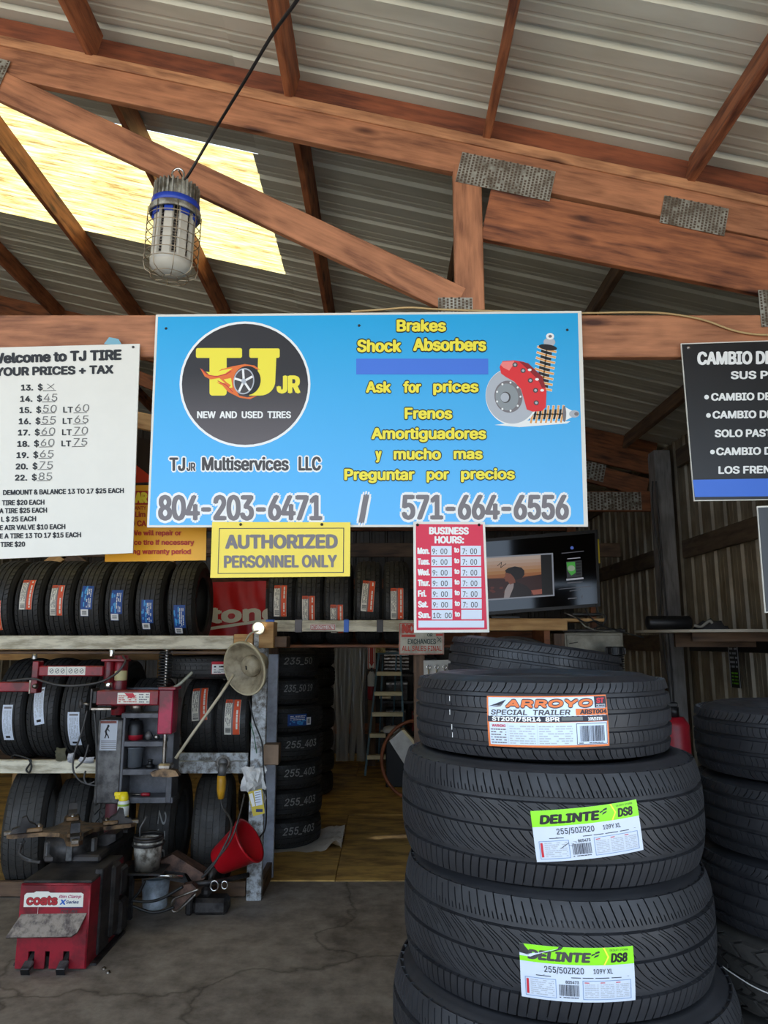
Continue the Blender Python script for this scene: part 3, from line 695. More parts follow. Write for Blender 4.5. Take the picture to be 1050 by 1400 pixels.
for i in range(8):
    for k in range(14):
        z = -.15-k*.0128; mb.box((rad*.6, -.016, z), (rad*.72, .016, z-.006), M_STEEL, LT @ Matrix.Rotation((i+.5)*PI/4, 4, 'Z') @ Matrix.Rotation(.0, 4, 'X'))
lobj('core', mb)
for i in range(8):
    mb = MB(); mb.box((rad*.66, -.019, -.335), (rad*.86, .019, -.11), M_DIFF, LT @ Matrix.Rotation(i*PI/4, 4, 'Z'), ch=.004); lobj('led_strip', mb)
mb = MB(); mb.lathe([(rad*.86, -.33), (rad*.9, -.335), (rad*.86, -.36), (rad*.6, -.382), (rad*.25, -.39), (0, -.39)], M_DIFF, 32, LT); lobj('end_lens', mb)
mb = MB(); M_WIRE = mat('cage_wire', srgb(176, 160, 136), .35, .8, var=.2, bmp=0)
CR = rad*1.12
for i in range(8):
    a = (i+.5)*PI/4; pts = [(CR*math.cos(a), CR*math.sin(a), z) for z in (-.11, -.2, -.3, -.36)]
    pts += [(CR*k*math.cos(a), CR*k*math.sin(a), z) for k, z in ((.93, -.388), (.7, -.402), (.3, -.408))]
    mb.tube([LT @ Vector(q) for q in pts], .0019, M_WIRE, 6)
for z, k in ((-.155, 1), (-.195, 1), (-.235, 1), (-.275, 1), (-.315, 1), (-.352, 1), (-.402, .7), (-.408, .3)):
    mb.tube([LT @ Vector((CR*k*math.cos(a), CR*k*math.sin(a), z)) for a in [i*2*PI/40 for i in range(40)]], .0019, M_WIRE, 6, closed=True)
lobj('wire_cage', mb)
mb = MB(); top = P(243, 245, 2.84)
mb.tube([top+Vector((.026*math.cos(a), 0, .02+.03*math.sin(a))) for a in [i*2*PI/24 for i in range(24)]], .005, M_CHROME, 8, closed=True)
mb.tube([top+Vector((.0, .02*math.cos(a), -.02+.026*math.sin(a))) for a in [i*2*PI/24 for i in range(24)]], .004, M_CHROME, 8, closed=True)
mb.tube([top+Vector((0, 0, .045)), top+Vector((0, .06, .055)), top+Vector((0, .12, .055))], .004, M_CHROME, 8)
lobj('hook', mb)
mb = MB(); pts = [P(250, 250, 2.84), P(262, 232, 2.8), P(290, 184, 2.7), P(335, 110, 2.4), P(372, 48, 2.15), P(405, 2, 1.95), P(430, -36, 1.85)]
mb.tube(smooth_path(pts), .006, M_CABLE, 8); lobj('cord', mb)

# ================================================================== TYRES
def tire_mesh(name, Rt, W, rim, tw, grooves, npitch, slots, active, shear, m, d=.007, step=.010, crown=.010, gd=1.0):
    """closed ring of rows x columns about local Z; grooves are real depth"""
    rows = []                                     # (z, r, kind, groove flag, tread coordinate)
    H = Rt-rim
    def side(sgn):
        P0 = [(W/2-.030, rim-.004), (W/2-.018, rim-.006), (W/2-.008, rim), (W/2-.004, rim+.012), (W/2-.006, rim+.018), (W/2-.002, rim+.026),
              (W/2+.001, rim+H*.35), (W/2+.001, rim+H*.42), (W/2+.0025, rim+H*.43), (W/2+.0025, rim+H*.60), (W/2+.001, rim+H*.61), (W/2-.003, rim+H*.70), (W/2-.010, rim+H*.79), (W/2-.016, rim+H*.83)]
        return [(sgn*z, r) for z, r in P0]
    bot = side(-1)
    for z, r in bot: rows.append((z, r, 0, 0))
    def rt(z): return Rt-crown*(2*abs(z)/tw)**3
    hs = tw/2; zs0 = -W/2+.016; re = rt(hs); rs = rim+H*.83
    for k in (.3, .6, .85): rows.append((zs0+(-hs-zs0)*k, rs+(re-.004-rs)*math.sin(k*PI/2), 2, 0))
    z = -hs; zs = [(-hs, 0)]
    for zc, gw in sorted(grooves):
        a = zc-gw/2; b = zc+gw/2; last = zs[-1][0]; n = max(1, int((a-last)/step))
        zs += [(last+(a-last)*(i+1)/n, 0) for i in range(n)]
        zs += [(a+gw*.18, 1), (b-gw*.18, 1), (b, 0)]
    last = zs[-1][0]; n = max(1, int((hs-last)/step)); zs += [(last+(hs-last)*(i+1)/n, 0) for i in range(n)]
    for z, g in zs: rows.append((z, rt(z), 1, g))
    for k in (.85, .6, .3): rows.append((-(zs0+(-hs-zs0)*k), rs+(re-.004-rs)*math.sin(k*PI/2), 2, 0))
    for z, r in side(1)[::-1]: rows.append((z, r, 0, 0))
    for z, r in ((W/2-.034, rim+.03), (W/2-.016, rim+H*.5), (W/2-.03, Rt-.03), (0, Rt-.018), (-W/2+.03, Rt-.03), (-W/2+.016, rim+H*.5), (-W/2+.034, rim+.03)): rows.append((z, r, 3, 0))
    cols = []                                     # (fraction within pitch, slot index or -1)
    last = 0
    for k, (f0, wf) in enumerate(slots):
        g = f0-last; n = max(1, int(g*npitch/npitch/.16)); cols += [(last+g*i/n, -1) for i in range(n)]
        cols += [(f0, -1), (f0+wf*.2, k), (f0+wf*.8, k)]; last = f0+wf
    n = max(1, int((1-last)/.16)); cols += [(last+(1-last)*i/n, -1) for i in range(n)]
    fr = np.array([c[0] for c in cols]); sl_ = np.array([c[1] for c in cols]); nc = len(cols)
    th = (np.arange(npitch)[:, None]+fr[None, :]).ravel()*2*PI/npitch; sk = np.tile(sl_, npitch)
    V = []; NT = len(th)
    for z, r, kind, g in rows:
        s_ = shear(max(-hs, min(hs, z)), tw)/Rt
        rr_ = np.full(NT, r)
        if kind == 1:
            act = np.zeros(NT)
            if not g:
                for k in range(len(slots)):
                    a = active(k, z/hs)
                    if a: act[sk == k] = a
                rr_ -= d*act
            else: rr_ -= d*gd
        elif kind == 2:
            for k in range(len(slots)):
                a = active(k, 1.02*(1 if z > 0 else -1))
                if a: rr_[sk == k] -= .004*a
        t2 = th+s_
        V.append(np.stack([rr_*np.cos(t2), rr_*np.sin(t2), np.full(NT, z)], 1))
    V = np.stack(V); nr = len(rows); V2 = V.reshape(-1, 3)
    i = np.arange(nr)[:, None]; j = np.arange(NT)[None, :]; i2 = (i+1) % nr; j2 = (j+1) % NT
    Fc = np.stack([i*NT+j, i*NT+j2, i2*NT+j2, i2*NT+j], -1).reshape(-1, 4)
    me = bpy.data.meshes.new(name); me.vertices.add(len(V2)); me.vertices.foreach_set('co', V2.ravel().astype('f'))
    me.loops.add(Fc.size); me.loops.foreach_set('vertex_index', Fc.ravel().astype('i'))
    me.polygons.add(len(Fc)); me.polygons.foreach_set('loop_start', np.arange(0, Fc.size, 4, dtype='i'))
    kd = np.array([r[2] for r in rows]); smf = np.repeat(((kd != 1) & (kd != 2)) | False, NT)
    me.polygons.foreach_set('use_smooth', smf.astype(bool)); me.update(calc_edges=True); me.materials.append(m)
    return me
def band(u, a, b): return a <= u <= b
# trailer tyre: four straight grooves, notched shoulders, siped ribs
def act_trailer(k, u):
    if abs(u) > .74: return 1 if k == 0 else (.4 if k == 2 and abs(u) < .95 else 0)
    if k in (1, 3) and (band(u, .30, .60) or band(u, -.60, -.30)): return .45
    if k == 2 and band(u, -.14, .14): return .4
    return 0
def sh_trailer(z, tw):
    u = 2*z/tw
    return .004*math.sin(u*9)+(.012*(abs(u)-.74)/.26 if abs(u) > .74 else 0)
TRAILER = tire_mesh('trailer_tire', .331, .186, .178, .168, [(-.056, .013), (-.020, .012), (.020, .012), (.056, .013)], 58,
                    [(.08, .10), (.34, .06), (.55, .06), (.78, .06)], act_trailer, sh_trailer, M_RUB, step=.0075, d=.009)
# wide performance tyre: slit shoulders, sweeping grooves between three straight channels
def act_perf(k, u):
    if u > .56:  return {0: 1, 2: 1 if u < .93 else 0, 1: .5 if u < .70 else 0, 3: .5 if u < .7 else 0}.get(k, 0)
    if u < -.56: return {1: 1, 3: 1 if u > -.95 else .3}.get(k, 0)
    if .08 < u < .50: return {0: 1, 2: .9 if u < .42 else 0, 3: .4 if u > .2 else 0}.get(k, 0)
    if -.50 < u < -.04: return {1: 1, 3: .8 if u > -.40 else 0, 0: .5 if u < -.25 else 0}.get(k, 0)
    return 0
def sh_perf(z, tw):
    u = 2*z/tw
    if u > .56: return -.075-.018*(u-.56)/.44
    if u < -.56: return .085+.012*(u+.56)/.44
    return -.075+.16*((.56-u)/1.12)**1.0+.010*math.sin(u*6)
PERF = tire_mesh('performance_tire', .3815, .250, .254, .232, [(-.0625, .0135), (.004, .0105), (.0625, .0135)], 56,
                 [(.06, .085), (.31, .085), (.56, .085), (.81, .085)], act_perf, sh_perf, M_RUB, step=.0065, crown=.017, d=.009)
# everyday car tyre used on the racks
def act_car(k, u):
    if abs(u) > .72: return 1 if k == 0 else 0
    return .5 if (k == 1 and .12 < abs(u) < .6) else 0
def sh_car(z, tw): return .02*math.cos(2*z/tw*2.4)
CAR = tire_mesh('car_tire', .325, .212, .208, .175, [(-.058, .010), (-.020, .009), (.020, .009), (.058, .010)], 54, [(.1, .14), (.55, .1)], act_car, sh_car, M_RUB2, step=.02)
CARW = tire_mesh('wide_car_tire', .33, .262, .228, .222, [(-.07, .010), (-.024, .009), (.024, .009), (.07, .010)], 54, [(.1, .14), (.55, .1)], act_car, sh_car, M_RUB2, step=.024)
USED = tire_mesh('used_car_tire', .35, .232, .205, .19, [(-.062, .008), (-.021, .008), (.021, .008), (.062, .008)], 60, [(.1, .12), (.55, .1)], act_car, sh_car, M_RUB3, step=.02, d=.005)
def act_knob(k, u):
    if k == 0: return 1 if abs(u) > .35 else 0
    return 1 if abs(u) < .5 else 0
def sh_knob(z, tw): return .018*math.sin(z/tw*26)
KNOB = tire_mesh('all_terrain_tire', .345, .25, .205, .21, [(-.055, .011), (.0, .010), (.055, .011)], 32, [(.06, .2), (.55, .18)], act_knob, sh_knob, M_RUB3, step=.012, d=.011)
GEO = {TRAILER: (.331, .168), PERF: (.3815, .232), CAR: (.325, .175), CARW: (.33, .222), USED: (.35, .19), KNOB: (.345, .21)}

def tire(me, loc, label, group, M=None, scale=None):
    o = bpy.data.objects.new('car_tire', me); C.objects.link(o); o.location = loc
    if M is not None: o.rotation_euler = M.to_euler()
    if scale: o.scale = scale
    return tag(o, label, 'tire', group)
def upright(yaw=0, lean=0, spin=0):
    """wheel standing up, its axis along X, tread towards the viewer"""
    return Matrix.Rotation(yaw, 3, 'Z') @ Matrix.Rotation(PI/2+lean, 3, 'Y') @ Matrix.Rotation(spin, 3, 'Z')
def lying(spin=0, tx=0, ty=0): return Matrix.Rotation(tx, 3, 'X') @ Matrix.Rotation(ty, 3, 'Y') @ Matrix.Rotation(spin, 3, 'Z')
def wrapper(Rt, phi, z0, rot=0, lift=.0014, crown=0, tw=1):
    c, s_ = math.cos(rot), math.sin(rot)
    def f(x, y, L):
        X, Y = x*c-y*s_, x*s_+y*c
        r = Rt+lift-crown*(2*abs(z0+Y)/tw)**3+L*.0004; a = phi+X/Rt
        return Vector((r*math.cos(a), r*math.sin(a), z0+Y))
    return f
def local_obj(name, mb, parent, label=None):
    me = mb.mesh(name); o = bpy.data.objects.new(name, me); C.objects.link(o); o.parent = parent
    if label: o['label'] = label
    return o
LG, PA = INK['lgrey'], mat('paper_label', srgb(206, 214, 226), .35, var=.05, bmp=.02)
def greek(pr, x0, y0, x1, y1, rows, m, L=1, fill=.8, seed=0):
    """lines of print too small to read"""
    rnd = random.Random(seed); h = (y1-y0)/rows
    for i in range(rows):
        x = x0
        while x < x1-1e-4:
            wd = min(x1-x, (x1-x0)*rnd.uniform(.06, .22)); pr.rect(x, y1-(i+.25)*h, x+wd*.86, y1-(i+.7)*h, m, L); x += wd
            if rnd.random() > fill: x += wd
def barcode(pr, x0, y0, x1, y1, m, L=1, seed=1, n=30):
    rnd = random.Random(seed); x = x0; u = (x1-x0)/(n*2)
    while x < x1-u:
        wd = u*rnd.choice((.7, 1.1, 1.8)); pr.rect(x, y0, min(x1, x+wd), y1, m, L); x += wd+u*rnd.choice((.6, 1, 1.4))
def label_arroyo(T, phi, z0, rot):
    Rt, tw = GEO[TRAILER]; f = wrapper(Rt, phi, z0, rot, .001, .01, tw)
    a, b = .139, .056
    sh = Print(f, .012); OR = flat('ink_label_orange', srgb(226, 120, 60)); LB = flat('ink_label_paleblue', srgb(208, 222, 240), .35); NV = flat('ink_label_dark', srgb(34, 38, 52))
    sh.rect(-a, -b, a, b, OR, 0); lab = sh.done2('tread_label', T)
    pr = Print(f, .012)
    pr.rect(-a+.004, .0115, a-.006, b-.003, LB, 1); pr.rect(-a+.001, -.001, a-.001, .012, NV, 1); pr.rect(-a+.005, -b+.0045, a-.004, -.002, LB, 1)
    pr.rect(.063, .013, a-.001, .0275, OR, 2)
    pr.poly([(-.134, .033), (-.112, .041), (-.092, .0485), (-.098, .041), (-.106, .036)], NV, 2); pr.poly([(-.130, .031), (-.105, .033), (-.098, .040), (-.108, .036)], INK['grey'], 2.4)
    pr.text('ARROYO', -.094, .102, .031, .048, OR, 3, .07, [(.05, NV)], slant=.25, space=1.05)
    pr.rect(.108, .0285, .137, .053, NV, 2); pr.text('ST', .112, .131, .0385, .050, INK['red'], 3, .06, slant=.15); pr.rect(.1115, .0300, .1335, .0362, INK['lgrey'], 2.6); greek(pr, .112, .0305, .133, .0355, 1, NV, 3, seed=9)
    pr.text('SPECIAL  TRAILER', -.130, .050, .0145, .026, INK['dgrey'], 2, .035, slant=.2); pr.text('ARST004', .072, .136, .0155, .0255, NV, 3, .05, slant=.15)
    pr.text('ST205/75R14  8PR', -.127, .026, .0005, .0105, INK['white'], 2, .05); pr.text('105/101N', .090, .124, .001, .0085, INK['white'], 2, .04)
    pr.rect(.030, .002, .078, .010, flat('ink_scuff', srgb(96, 100, 98)), 2)
    pr.text('WARNING', -.128, -.095, -.0125, -.0065, INK['red'], 2, .03)
    for x in (-.0905, -.025): pr.rect(x, -.05, x+.0006, -.004, LG, 2)
    greek(pr, -.131, -.05, -.094, -.015, 6, INK['grey'], 2); greek(pr, -.087, -.05, -.029, -.008, 8, LG, 2, seed=2); greek(pr, -.021, -.05, .054, -.008, 8, LG, 2, seed=3)
    pr.frame(.062, -.0505, .134, -.0045, .0012, NV, 2); barcode(pr, .070, -.044, .127, -.010, NV, 2); greek(pr, .067, -.0495, .129, -.0455, 1, NV, 2, seed=6)
    pr.done2('print', lab)
def done2(s, name, parent, label=None): return local_obj(name, s.b, parent, label)
Print.done2 = done2
def label_delinte(T, phi, z0, rot, torn):
    Rt, tw = GEO[PERF]; f0 = wrapper(Rt, phi, z0, rot, .001, .017, tw); f = lambda x, y, L: f0(x*.95, y*.9, L); a, b = .124, .0575
    GR = flat('ink_label_green', srgb(140, 226, 24), .35); BL = flat('ink_label_frame_blue', srgb(110, 140, 180)); NV = flat('ink_label_dark', srgb(34, 38, 52))
    sh = Print(f, .012); sh.rect(-a, -b, a, b, PA, 0); lab = sh.done2('tread_label', T)
    pr = Print(f, .012); pr.rect(-a, .021, a, b, GR, 1)
    pr.poly([(.054, .021), (.058, .021), (.068, .038), (.059, b), (.055, b), (.064, .038)], INK['yellow'], 2)
    pr.text('DELINTE', -.107, .026, .0265, .0475, INK['black'] if not torn else INK['dgrey'], 2, .07, slant=.2)
    pr.poly([(.029, .040), (.037, .043), (.037, .046), (.030, .0435)], NV, 2); pr.poly([(.036, .044), (.048, .047), (.047, .051), (.039, .0485)], NV, 2); pr.poly([(.034, .036), (.044, .040), (.047, .044), (.037, .041)], NV, 2)
    pr.text('DS8', .0705, .108, .026, .0455, INK['black'], 2, .045, slant=.15); pr.text('DESERT STORM', .070, .111, .0495, .0535, NV, 2, 0)
    pr.text('255/50ZR20', -.072, .012, .0025, .0155, NV, 2, .01); pr.text('109Y XL', .032, .074, .0035, .0135, NV, 2, .01)
    pr.line([(-.075, -.004), (.110, -.004)], .0006, NV, 2); greek(pr, -.09, -.0075, .1, -.004, 1, NV, 2, .5)
    pr.frame(-.114, -.0515, -.048, -.011, .0011, BL, 2); pr.frame(.008, -.0515, .114, -.011, .0011, BL, 2)
    pr.rect(-.111, -.047, -.106, -.015, INK['red'], 2); greek(pr, -.102, -.048, -.052, -.014, 8, LG, 2, seed=5)
    for i in range(3): greek(pr, .012+i*.034, -.048, .042+i*.034, -.018, 8, LG, 2, seed=7+i); pr.rect(.012+i*.034, -.0165, .022+i*.034, -.0148, INK['red'], 2)
    pr.text('805473', -.028, .000, -.0185, -.012, NV, 2, .02); barcode(pr, -.042, -.045, .001, -.021, NV, 2, 4, 22); greek(pr, -.042, -.0505, .001, -.0465, 1, NV, 2, seed=8)
    if torn:
        pr.poly([(-a, .036), (-.10, .030), (-.088, .034), (-.06, .044), (-.035, .052), (-.03, b), (-a, b)], M_RUB, 3.2)
        pr.poly([(-a, .038), (-.108, .036), (-.088, .042), (-.055, .050), (-.033, .0555), (-.06, .0475), (-.088, .038), (-.1, .032), (-a, .032)], PA, 3.6)
    else:
        for i in range(9): x = -.07+.006*i; pr.poly([(x, -.03+.003*i), (x+.01, -.026+.004*(i % 3)), (x+.009, -.0245+.004*(i % 3))], NV, 3)
    pr.done2('print', lab)
def label_rack(T, me, phi, z0, kind, rot=0, wd=.2, ht=.085, seed=0):
    Rt, tw = GEO[me]; f = wrapper(Rt, phi, z0, rot, .001, .01, tw); a, b = wd/2, ht/2
    base = {'orange': INK['cream'], 'blue': flat('ink_deep_blue', srgb(26, 74, 150)), 'white': INK['pale'], 'small': INK['white']}[kind]
    sh = Print(f, .02); sh.rect(-a, -b, a, b, base, 0); lab = sh.done2('tread_label', T, {'orange': 'white and orange tread label', 'blue': 'dark blue tread label with white barcode square', 'white': 'plain white tread label', 'small': 'white label with red header'}[kind])
    pr = Print(f, .02); rnd = random.Random(seed)
    if kind == 'orange':
        pr.rect(-a, b*.08, a, b*.97, flat('ink_band_orange', srgb(222, 84, 40)), 1); pr.rect(-a, -b, -a*.8, b*.08, flat('ink_band_orange', srgb(222, 84, 40)), .8); greek(pr, -a*.9, b*.35, a*.9, b*.85, 1, INK['cream'], 2, seed=seed)
        pr.rect(-a, -b*.1, a, b*.14, INK['grey'], 1); greek(pr, -a*.95, -b*.9, a*.5, -b*.15, 5, INK['dgrey'], 1, seed=seed); barcode(pr, a*.6, -b*.85, a*.92, -b*.15, INK['black'], 1, seed, 8)
    elif kind == 'blue':
        for i in range(10):
            x = rnd.uniform(-a, a*.3); y = rnd.uniform(-b, -b*.1); pr.rect(x, y, min(a*.5, x+wd*rnd.uniform(.05, .2)), y+ht*.12, INK['cyan'], 1+.1*i)
        greek(pr, -a*.8, -b*.1, a*.45, b*.8, 3, INK['white'], 3, seed=seed); pr.rect(a*.55, -b*.95, a*.98, b*.35, INK['white'], 2); barcode(pr, a*.64, -b*.7, a*.9, b*.1, INK['black'], 3, seed, 6)
        pr.rect(a*.55, b*.4, a, b, INK['black'], 2)
    elif kind == 'white':
        greek(pr, -a*.7, -b*.8, a*.6, b*.8, 6, LG, 1, seed=seed); pr.rect(a*.72, -b*.5, a*.86, b*.4, INK['black'], 1); pr.rect(-a*.9, -b*.7, -a*.8, b*.8, INK['grey'], 1)
    else:
        pr.rect(-a, b*.55, a, b, INK['red'], 1); greek(pr, -a*.8, -b*.85, a*.8, -b*.2, 3, INK['grey'], 1, seed=seed); greek(pr, -a*.8, -b*.1, a*.8, b*.45, 1, INK['black'], 1, seed=seed)
        pr.frame(-a, -b, a, b, ht*.03, INK['red'], 1)
    pr.done2('print', lab)
def chalk(T, me, phi, st, z=.02, h=.05, wd=.34, rot=0, w0=0):
    Rt, tw = GEO[me]; f = wrapper(Rt, phi, z, rot, .0012, .01, tw)
    pr = Print(f); pr.text(st, -wd/2, wd/2, -h/2, h/2, INK['chalk'], 1, w0, slant=.2); pr.done2('chalk_writing', T)

# --- the front stack
SX, SY = .430, 2.03; phi0 = math.atan2(-SY, -SX)
g = 'tires in the front stack'
zz = [(PERF, -.02, .02, .12), (PERF, .03, .0, .37), (PERF, .006, -.012, .632)]
labs = ['bottom tire on the concrete in the big front stack, below the frame', 'dark tire jutting out left and right beneath the lower green-labelled tire', 'wide black tire with green and white label torn at its corner']
T = tire(PERF, (SX+.00, SY+.02, .129), 'lowest tire of the front stack, resting on the concrete floor', g, lying(.4))
T = tire(PERF, (SX-.02, SY+.03, .384), 'second tire from the floor in the front stack', g, lying(1.4))
T = tire(PERF, (SX+.012, SY-.005, .639), 'tire jutting out beneath the torn green label tire of the front stack', g, lying(.9), scale=(1.10, 1.10, 1))
T = tire(PERF, (SX+.004, SY-.01, .894), 'wide tire in the front stack whose green label is torn at its upper left corner', g, lying(0))
label_delinte(T, phi0+.115, -.018, .01, True)
T = tire(PERF, (SX, SY, 1.149), 'wide tire in the front stack with an upward-tilted green label, second from the top', g, lying(.02))
label_delinte(T, phi0+.205, .000, .10, False)
T = tire(TRAILER, (SX-.012, SY, 1.371), 'narrow trailer tire with orange bordered label on top of the front stack', g, lying(0))
label_arroyo(T, phi0+.06, .0, .02)
for z_, dx in ((.036, -.228), (.004, -.228), (-.030, -.222), (-.048, -.220)):
    pr = Print(wrapper(.331, phi0, 0, 0, .001)); pr.rect(dx, z_, dx+.0022, z_+.012, INK['white'], 1); pr.done2('paint_mark', T)
mb = MB()
# --- the stack at the right edge
g = 'tires in the right stack'; RX, RY = 1.262, 2.24
for k, (dx, dy, sc) in enumerate([(.0, .02, 1.06), (.01, .0, 1.05), (-.005, .0, 1.04), (.0, 0, 1.03), (-.005, .0, 1.04), (.0, -.01, 1.02), (.01, 0, 1.0)]):
    me = TRAILER if k > 3 else KNOB if k < 4 else CAR
    wz = {TRAILER: .191, KNOB: .255, CAR: .217}[me]
    T = tire(me, (RX+dx, RY+dy, .0975+.195*k), ['lowest tire of the right hand stack, on the floor', 'second tire from the floor in the stack at the right edge', 'third tire from the floor in the stack at the right edge', 'middle tire of the stack at the right edge', 'tire third from the top of the stack at the right edge', 'tire second from the top of the right edge stack', 'topmost tire of the stack at the right edge, its open hole visible'][k], g, lying(k*.7), scale=(sc, sc, .194/wz))
def on_cyl(px, py, cx, cy, r):
    d = P(px, py, 1.0)-Vector((0, 0, EYE)); A = d.x*d.x+d.y*d.y; B = -2*(d.x*cx+d.y*cy); Q = cx*cx+cy*cy-r*r
    k = (-B-math.sqrt(max(0, B*B-4*A*Q)))/(2*A); return Vector((0, 0, EYE))+d*k
mb = MB(); mb.tube(smooth_path([on_cyl(x, y, RX, RY, .368) for x, y in ((972, 1306), (985, 1319), (1000, 1330), (1025, 1346), (1050, 1358), (1085, 1370))]), .0016, M_WHITE, 6)
tag(obj('white_string', mb, loc=(RX-.1, RY-.35, .75)), 'thin white string running around the lower tires of the right stack', 'string')
# --- stack just behind the front one, its top tire tilted
g = 'tires in the stack behind the front stack'
BX, BY = .545, 2.98
for k in range(6):
    T = tire(CAR, (BX, BY, .109+k*.2185), 'tire hidden in the stack behind the front stack, level %s from the floor' % ('one', 'two', 'three', 'four', 'five', 'six')[k], g, lying(k), scale=(1.02, 1.02, 1))
T = tire(TRAILER, (BX+.05, BY, 1.443), 'tilted dark tire peeping over the front stack, left of its middle', g, lying(.3, -.0, .13), scale=(1.02, 1.02, 1))

# ================================================================== LEFT RACK
def pbox(name, x0, y0, x1, y1, Y, D, m, parent=None, ch=.003, label=None, **k):
    mb = MB(); bxpx(mb, x0, y0, x1, y1, Y, D, m, ch)
    a = P((x0+x1)/2, max(y0, y1), Y)
    return obj(name, mb, parent, loc=None if parent else (a.x, Y+D/2, a.z), label=label)
YR = 4.78
M_BLUEP = mat('blue_grey_post_paint', srgb(176, 182, 194), .6, dirt=srgb(138, 140, 148), scale=5)
t = thing('storage_rack', (-1.9, YR, 0), 'white-fronted timber tire rack behind the red machine on the left', 'rack')
pbox('shelf_board', -70, 869, 319, 887.5, YR, .04, W_WHITE, t)
pbox('shelf_board', 319.5, 867, 346, 886.5, YR, .045, W_PINE, t, label='bare orange end of the upper shelf board')
pbox('shelf_board', -70, 1039.5, 133, 1057.5, YR, .04, W_WHITE, t); pbox('shelf_board', 200, 1041, 338, 1057.5, YR, .04, W_PEEL, t); pbox('shelf_board', 200, 1029.5, 339, 1041, 4.824, .025, W_PEEL, t)
board('shelf_deck', (-3.0, 5.15, 1.475), (-.90, 5.15, 1.475), .62, .018, W_OLD, t, up=(0, 1, 0)); board('shelf_deck', (-3.0, 5.15, .765), (-.90, 5.15, .765), .62, .018, W_OLD, t, up=(0, 1, 0))
board('rear_rail', (-3.1, 5.56, 1.46), (-.93, 5.56, 1.46), .10, .04, W_PINE, t); board('rear_rail', (-3.1, 5.56, .75), (-.93, 5.56, .75), .10, .04, W_OLD, t)
for x in (P(222, 950, 5.62).x, P(40, 900, 5.62).x, P(102, 900, 5.62).x): board('rear_post', (x, 5.62, 0), (x, 5.62, 2.2 if x > -1.7 else 1.8), .09, .04, W_PINE, t, up=(1, 0, 0))
board('brace', P(28, 800, 5.66), P(118, 735, 5.66), .09, .03, W_PINE, t); board('brace', P(150, 800, 5.66), P(60, 735, 5.66), .09, .03, W_OLD, t)
board('upper_rail', (-3.1, 5.68, 2.28), (-.93, 5.68, 2.28), .12, .04, W_OLD, t)
a = FL(338, 1229); b = FL(358, 1229)
px_ = (a.x+b.x)/2
board('front_post', (px_, 4.79, 0), (px_, 4.79, 1.60), .092, .045, W_PEEL, t, up=(1, 0, 0))
ip = FL(365, 1200).x; board('inner_post', (ip, 5.20, 0), (ip, 5.20, 1.46), .088, .04, M_BLUEP, t, up=(1, 0, 0))
board('bottom_rail', (px_+.03, 4.83, .055), (px_+.03, 5.2, .055), .10, .035, W_OLD, t)
board('bottom_rail', (-3.0, 4.84, .05), (px_-.06, 4.84, .05), .085, .04, W_OLD, t)
pbox('end_block', 354, 850, 374, 886, 4.74, .16, W_PINE, t); pbox('end_block', 372, 870, 392, 885, 4.80, .19, W_OLD, t)
pbox('steel_bracket', 360, 1018, 381, 1046, 4.74, .10, mat('rusty_bracket', srgb(130, 106, 84), .6, .3), t)

def rowpos(px, py, Yf): return P(px, py, Yf).x
g = 'tires in the top left row'
labs = ['first tire of the top left row, cut by the frame edge, orange label', 'top left row tire second from the left edge, white and orange label high up', 'top left row tire third from the left edge, tall orange striped label', 'top left row tire with the highest of the dark blue labels', 'top left row tire in the middle of the blue labelled ones', 'top left row tire second from its right end, low blue label', 'right end tire of the top left row, hollow side showing, blue label lowest']
for i, (px, ly, kind) in enumerate([(-6, 842, 'orange'), (36, 813, 'orange'), (78, 821, 'orange'), (119, 822, 'blue'), (160, 828, 'blue'), (202, 841, 'blue'), (246, 848, 'blue')]):
    zc = 1.494+.309; x = rowpos(px, 820, 4.9)
    T = tire(CAR, (x, 5.2, zc), labs[i], g, upright(0), scale=(.95, .95, .86))
    label_rack(T, CAR, -PI/2+(ly-824)/1000*5/.31, .0, kind, rot=0, wd=.215, ht=.095 if kind == 'orange' else .088, seed=i)
g = 'tires in the middle left row'
for i, (px, ly, kind, lab, me, sc, yaw) in enumerate([(8, 990, 'white', 'tire at the left border of the middle row, white label cut off', CARW, 1.0, 0), (53, 968, 'white', 'middle row tire with a long slanting white label', CARW, 1.0, 0), (98, 998, 'white', 'middle row tire with an upright white label beside the red machine', CAR, 1.0, 0), (141, 990, None, 'unlabelled middle row tire hidden behind the red machine tower', CAR, 1.0, 0)]):
    r = GEO[me][0]*sc; zc = .775+r; x = rowpos(px, 990, 4.85)
    T = tire(me, (x-.0, 5.17, zc), lab, g, upright(yaw), scale=(sc, sc, .74 if me == CARW else .88))
    if kind: label_rack(T, me, -PI/2+(ly-978)/1000*5/r+.05, .01 if i != 1 else -.01, kind, rot=.14 if i == 1 else 0, wd=.235, ht=.085, seed=20+i)
for i, (px, ly, lab) in enumerate([(192, 970, 'tire behind the grey tray of the red machine'), (268, 971, 'upright tire under the flat one, label crossed by the beige cord'), (315, 989, 'upright tire beside the white rack post, red and blue label')]):
    sc = .80; r = .33*sc; zc = .775+r; x = rowpos(px, 990, 4.85)
    T = tire(CARW, (x, 5.12, zc), lab, g, upright(0), scale=(sc, sc, .82))
    if i: label_rack(T, CARW, -PI/2+(ly-995)/1000*5/r, .01, 'orange', rot=.1 if i == 1 else 0, wd=.28, ht=.12, seed=30+i)
T = tire(CAR, (rowpos(285, 905, 4.85)-.05, 5.13, 1.304+.075), 'flat lying tire with red headed label, squeezed under the upper left shelf', g, lying(0), scale=(1, 1, .66))
label_rack(T, CAR, math.atan2(-5.13, 1.35)+.22, .0, 'small', rot=0, wd=.15, ht=.12, seed=40)
g = 'used tires on the floor under the rack'
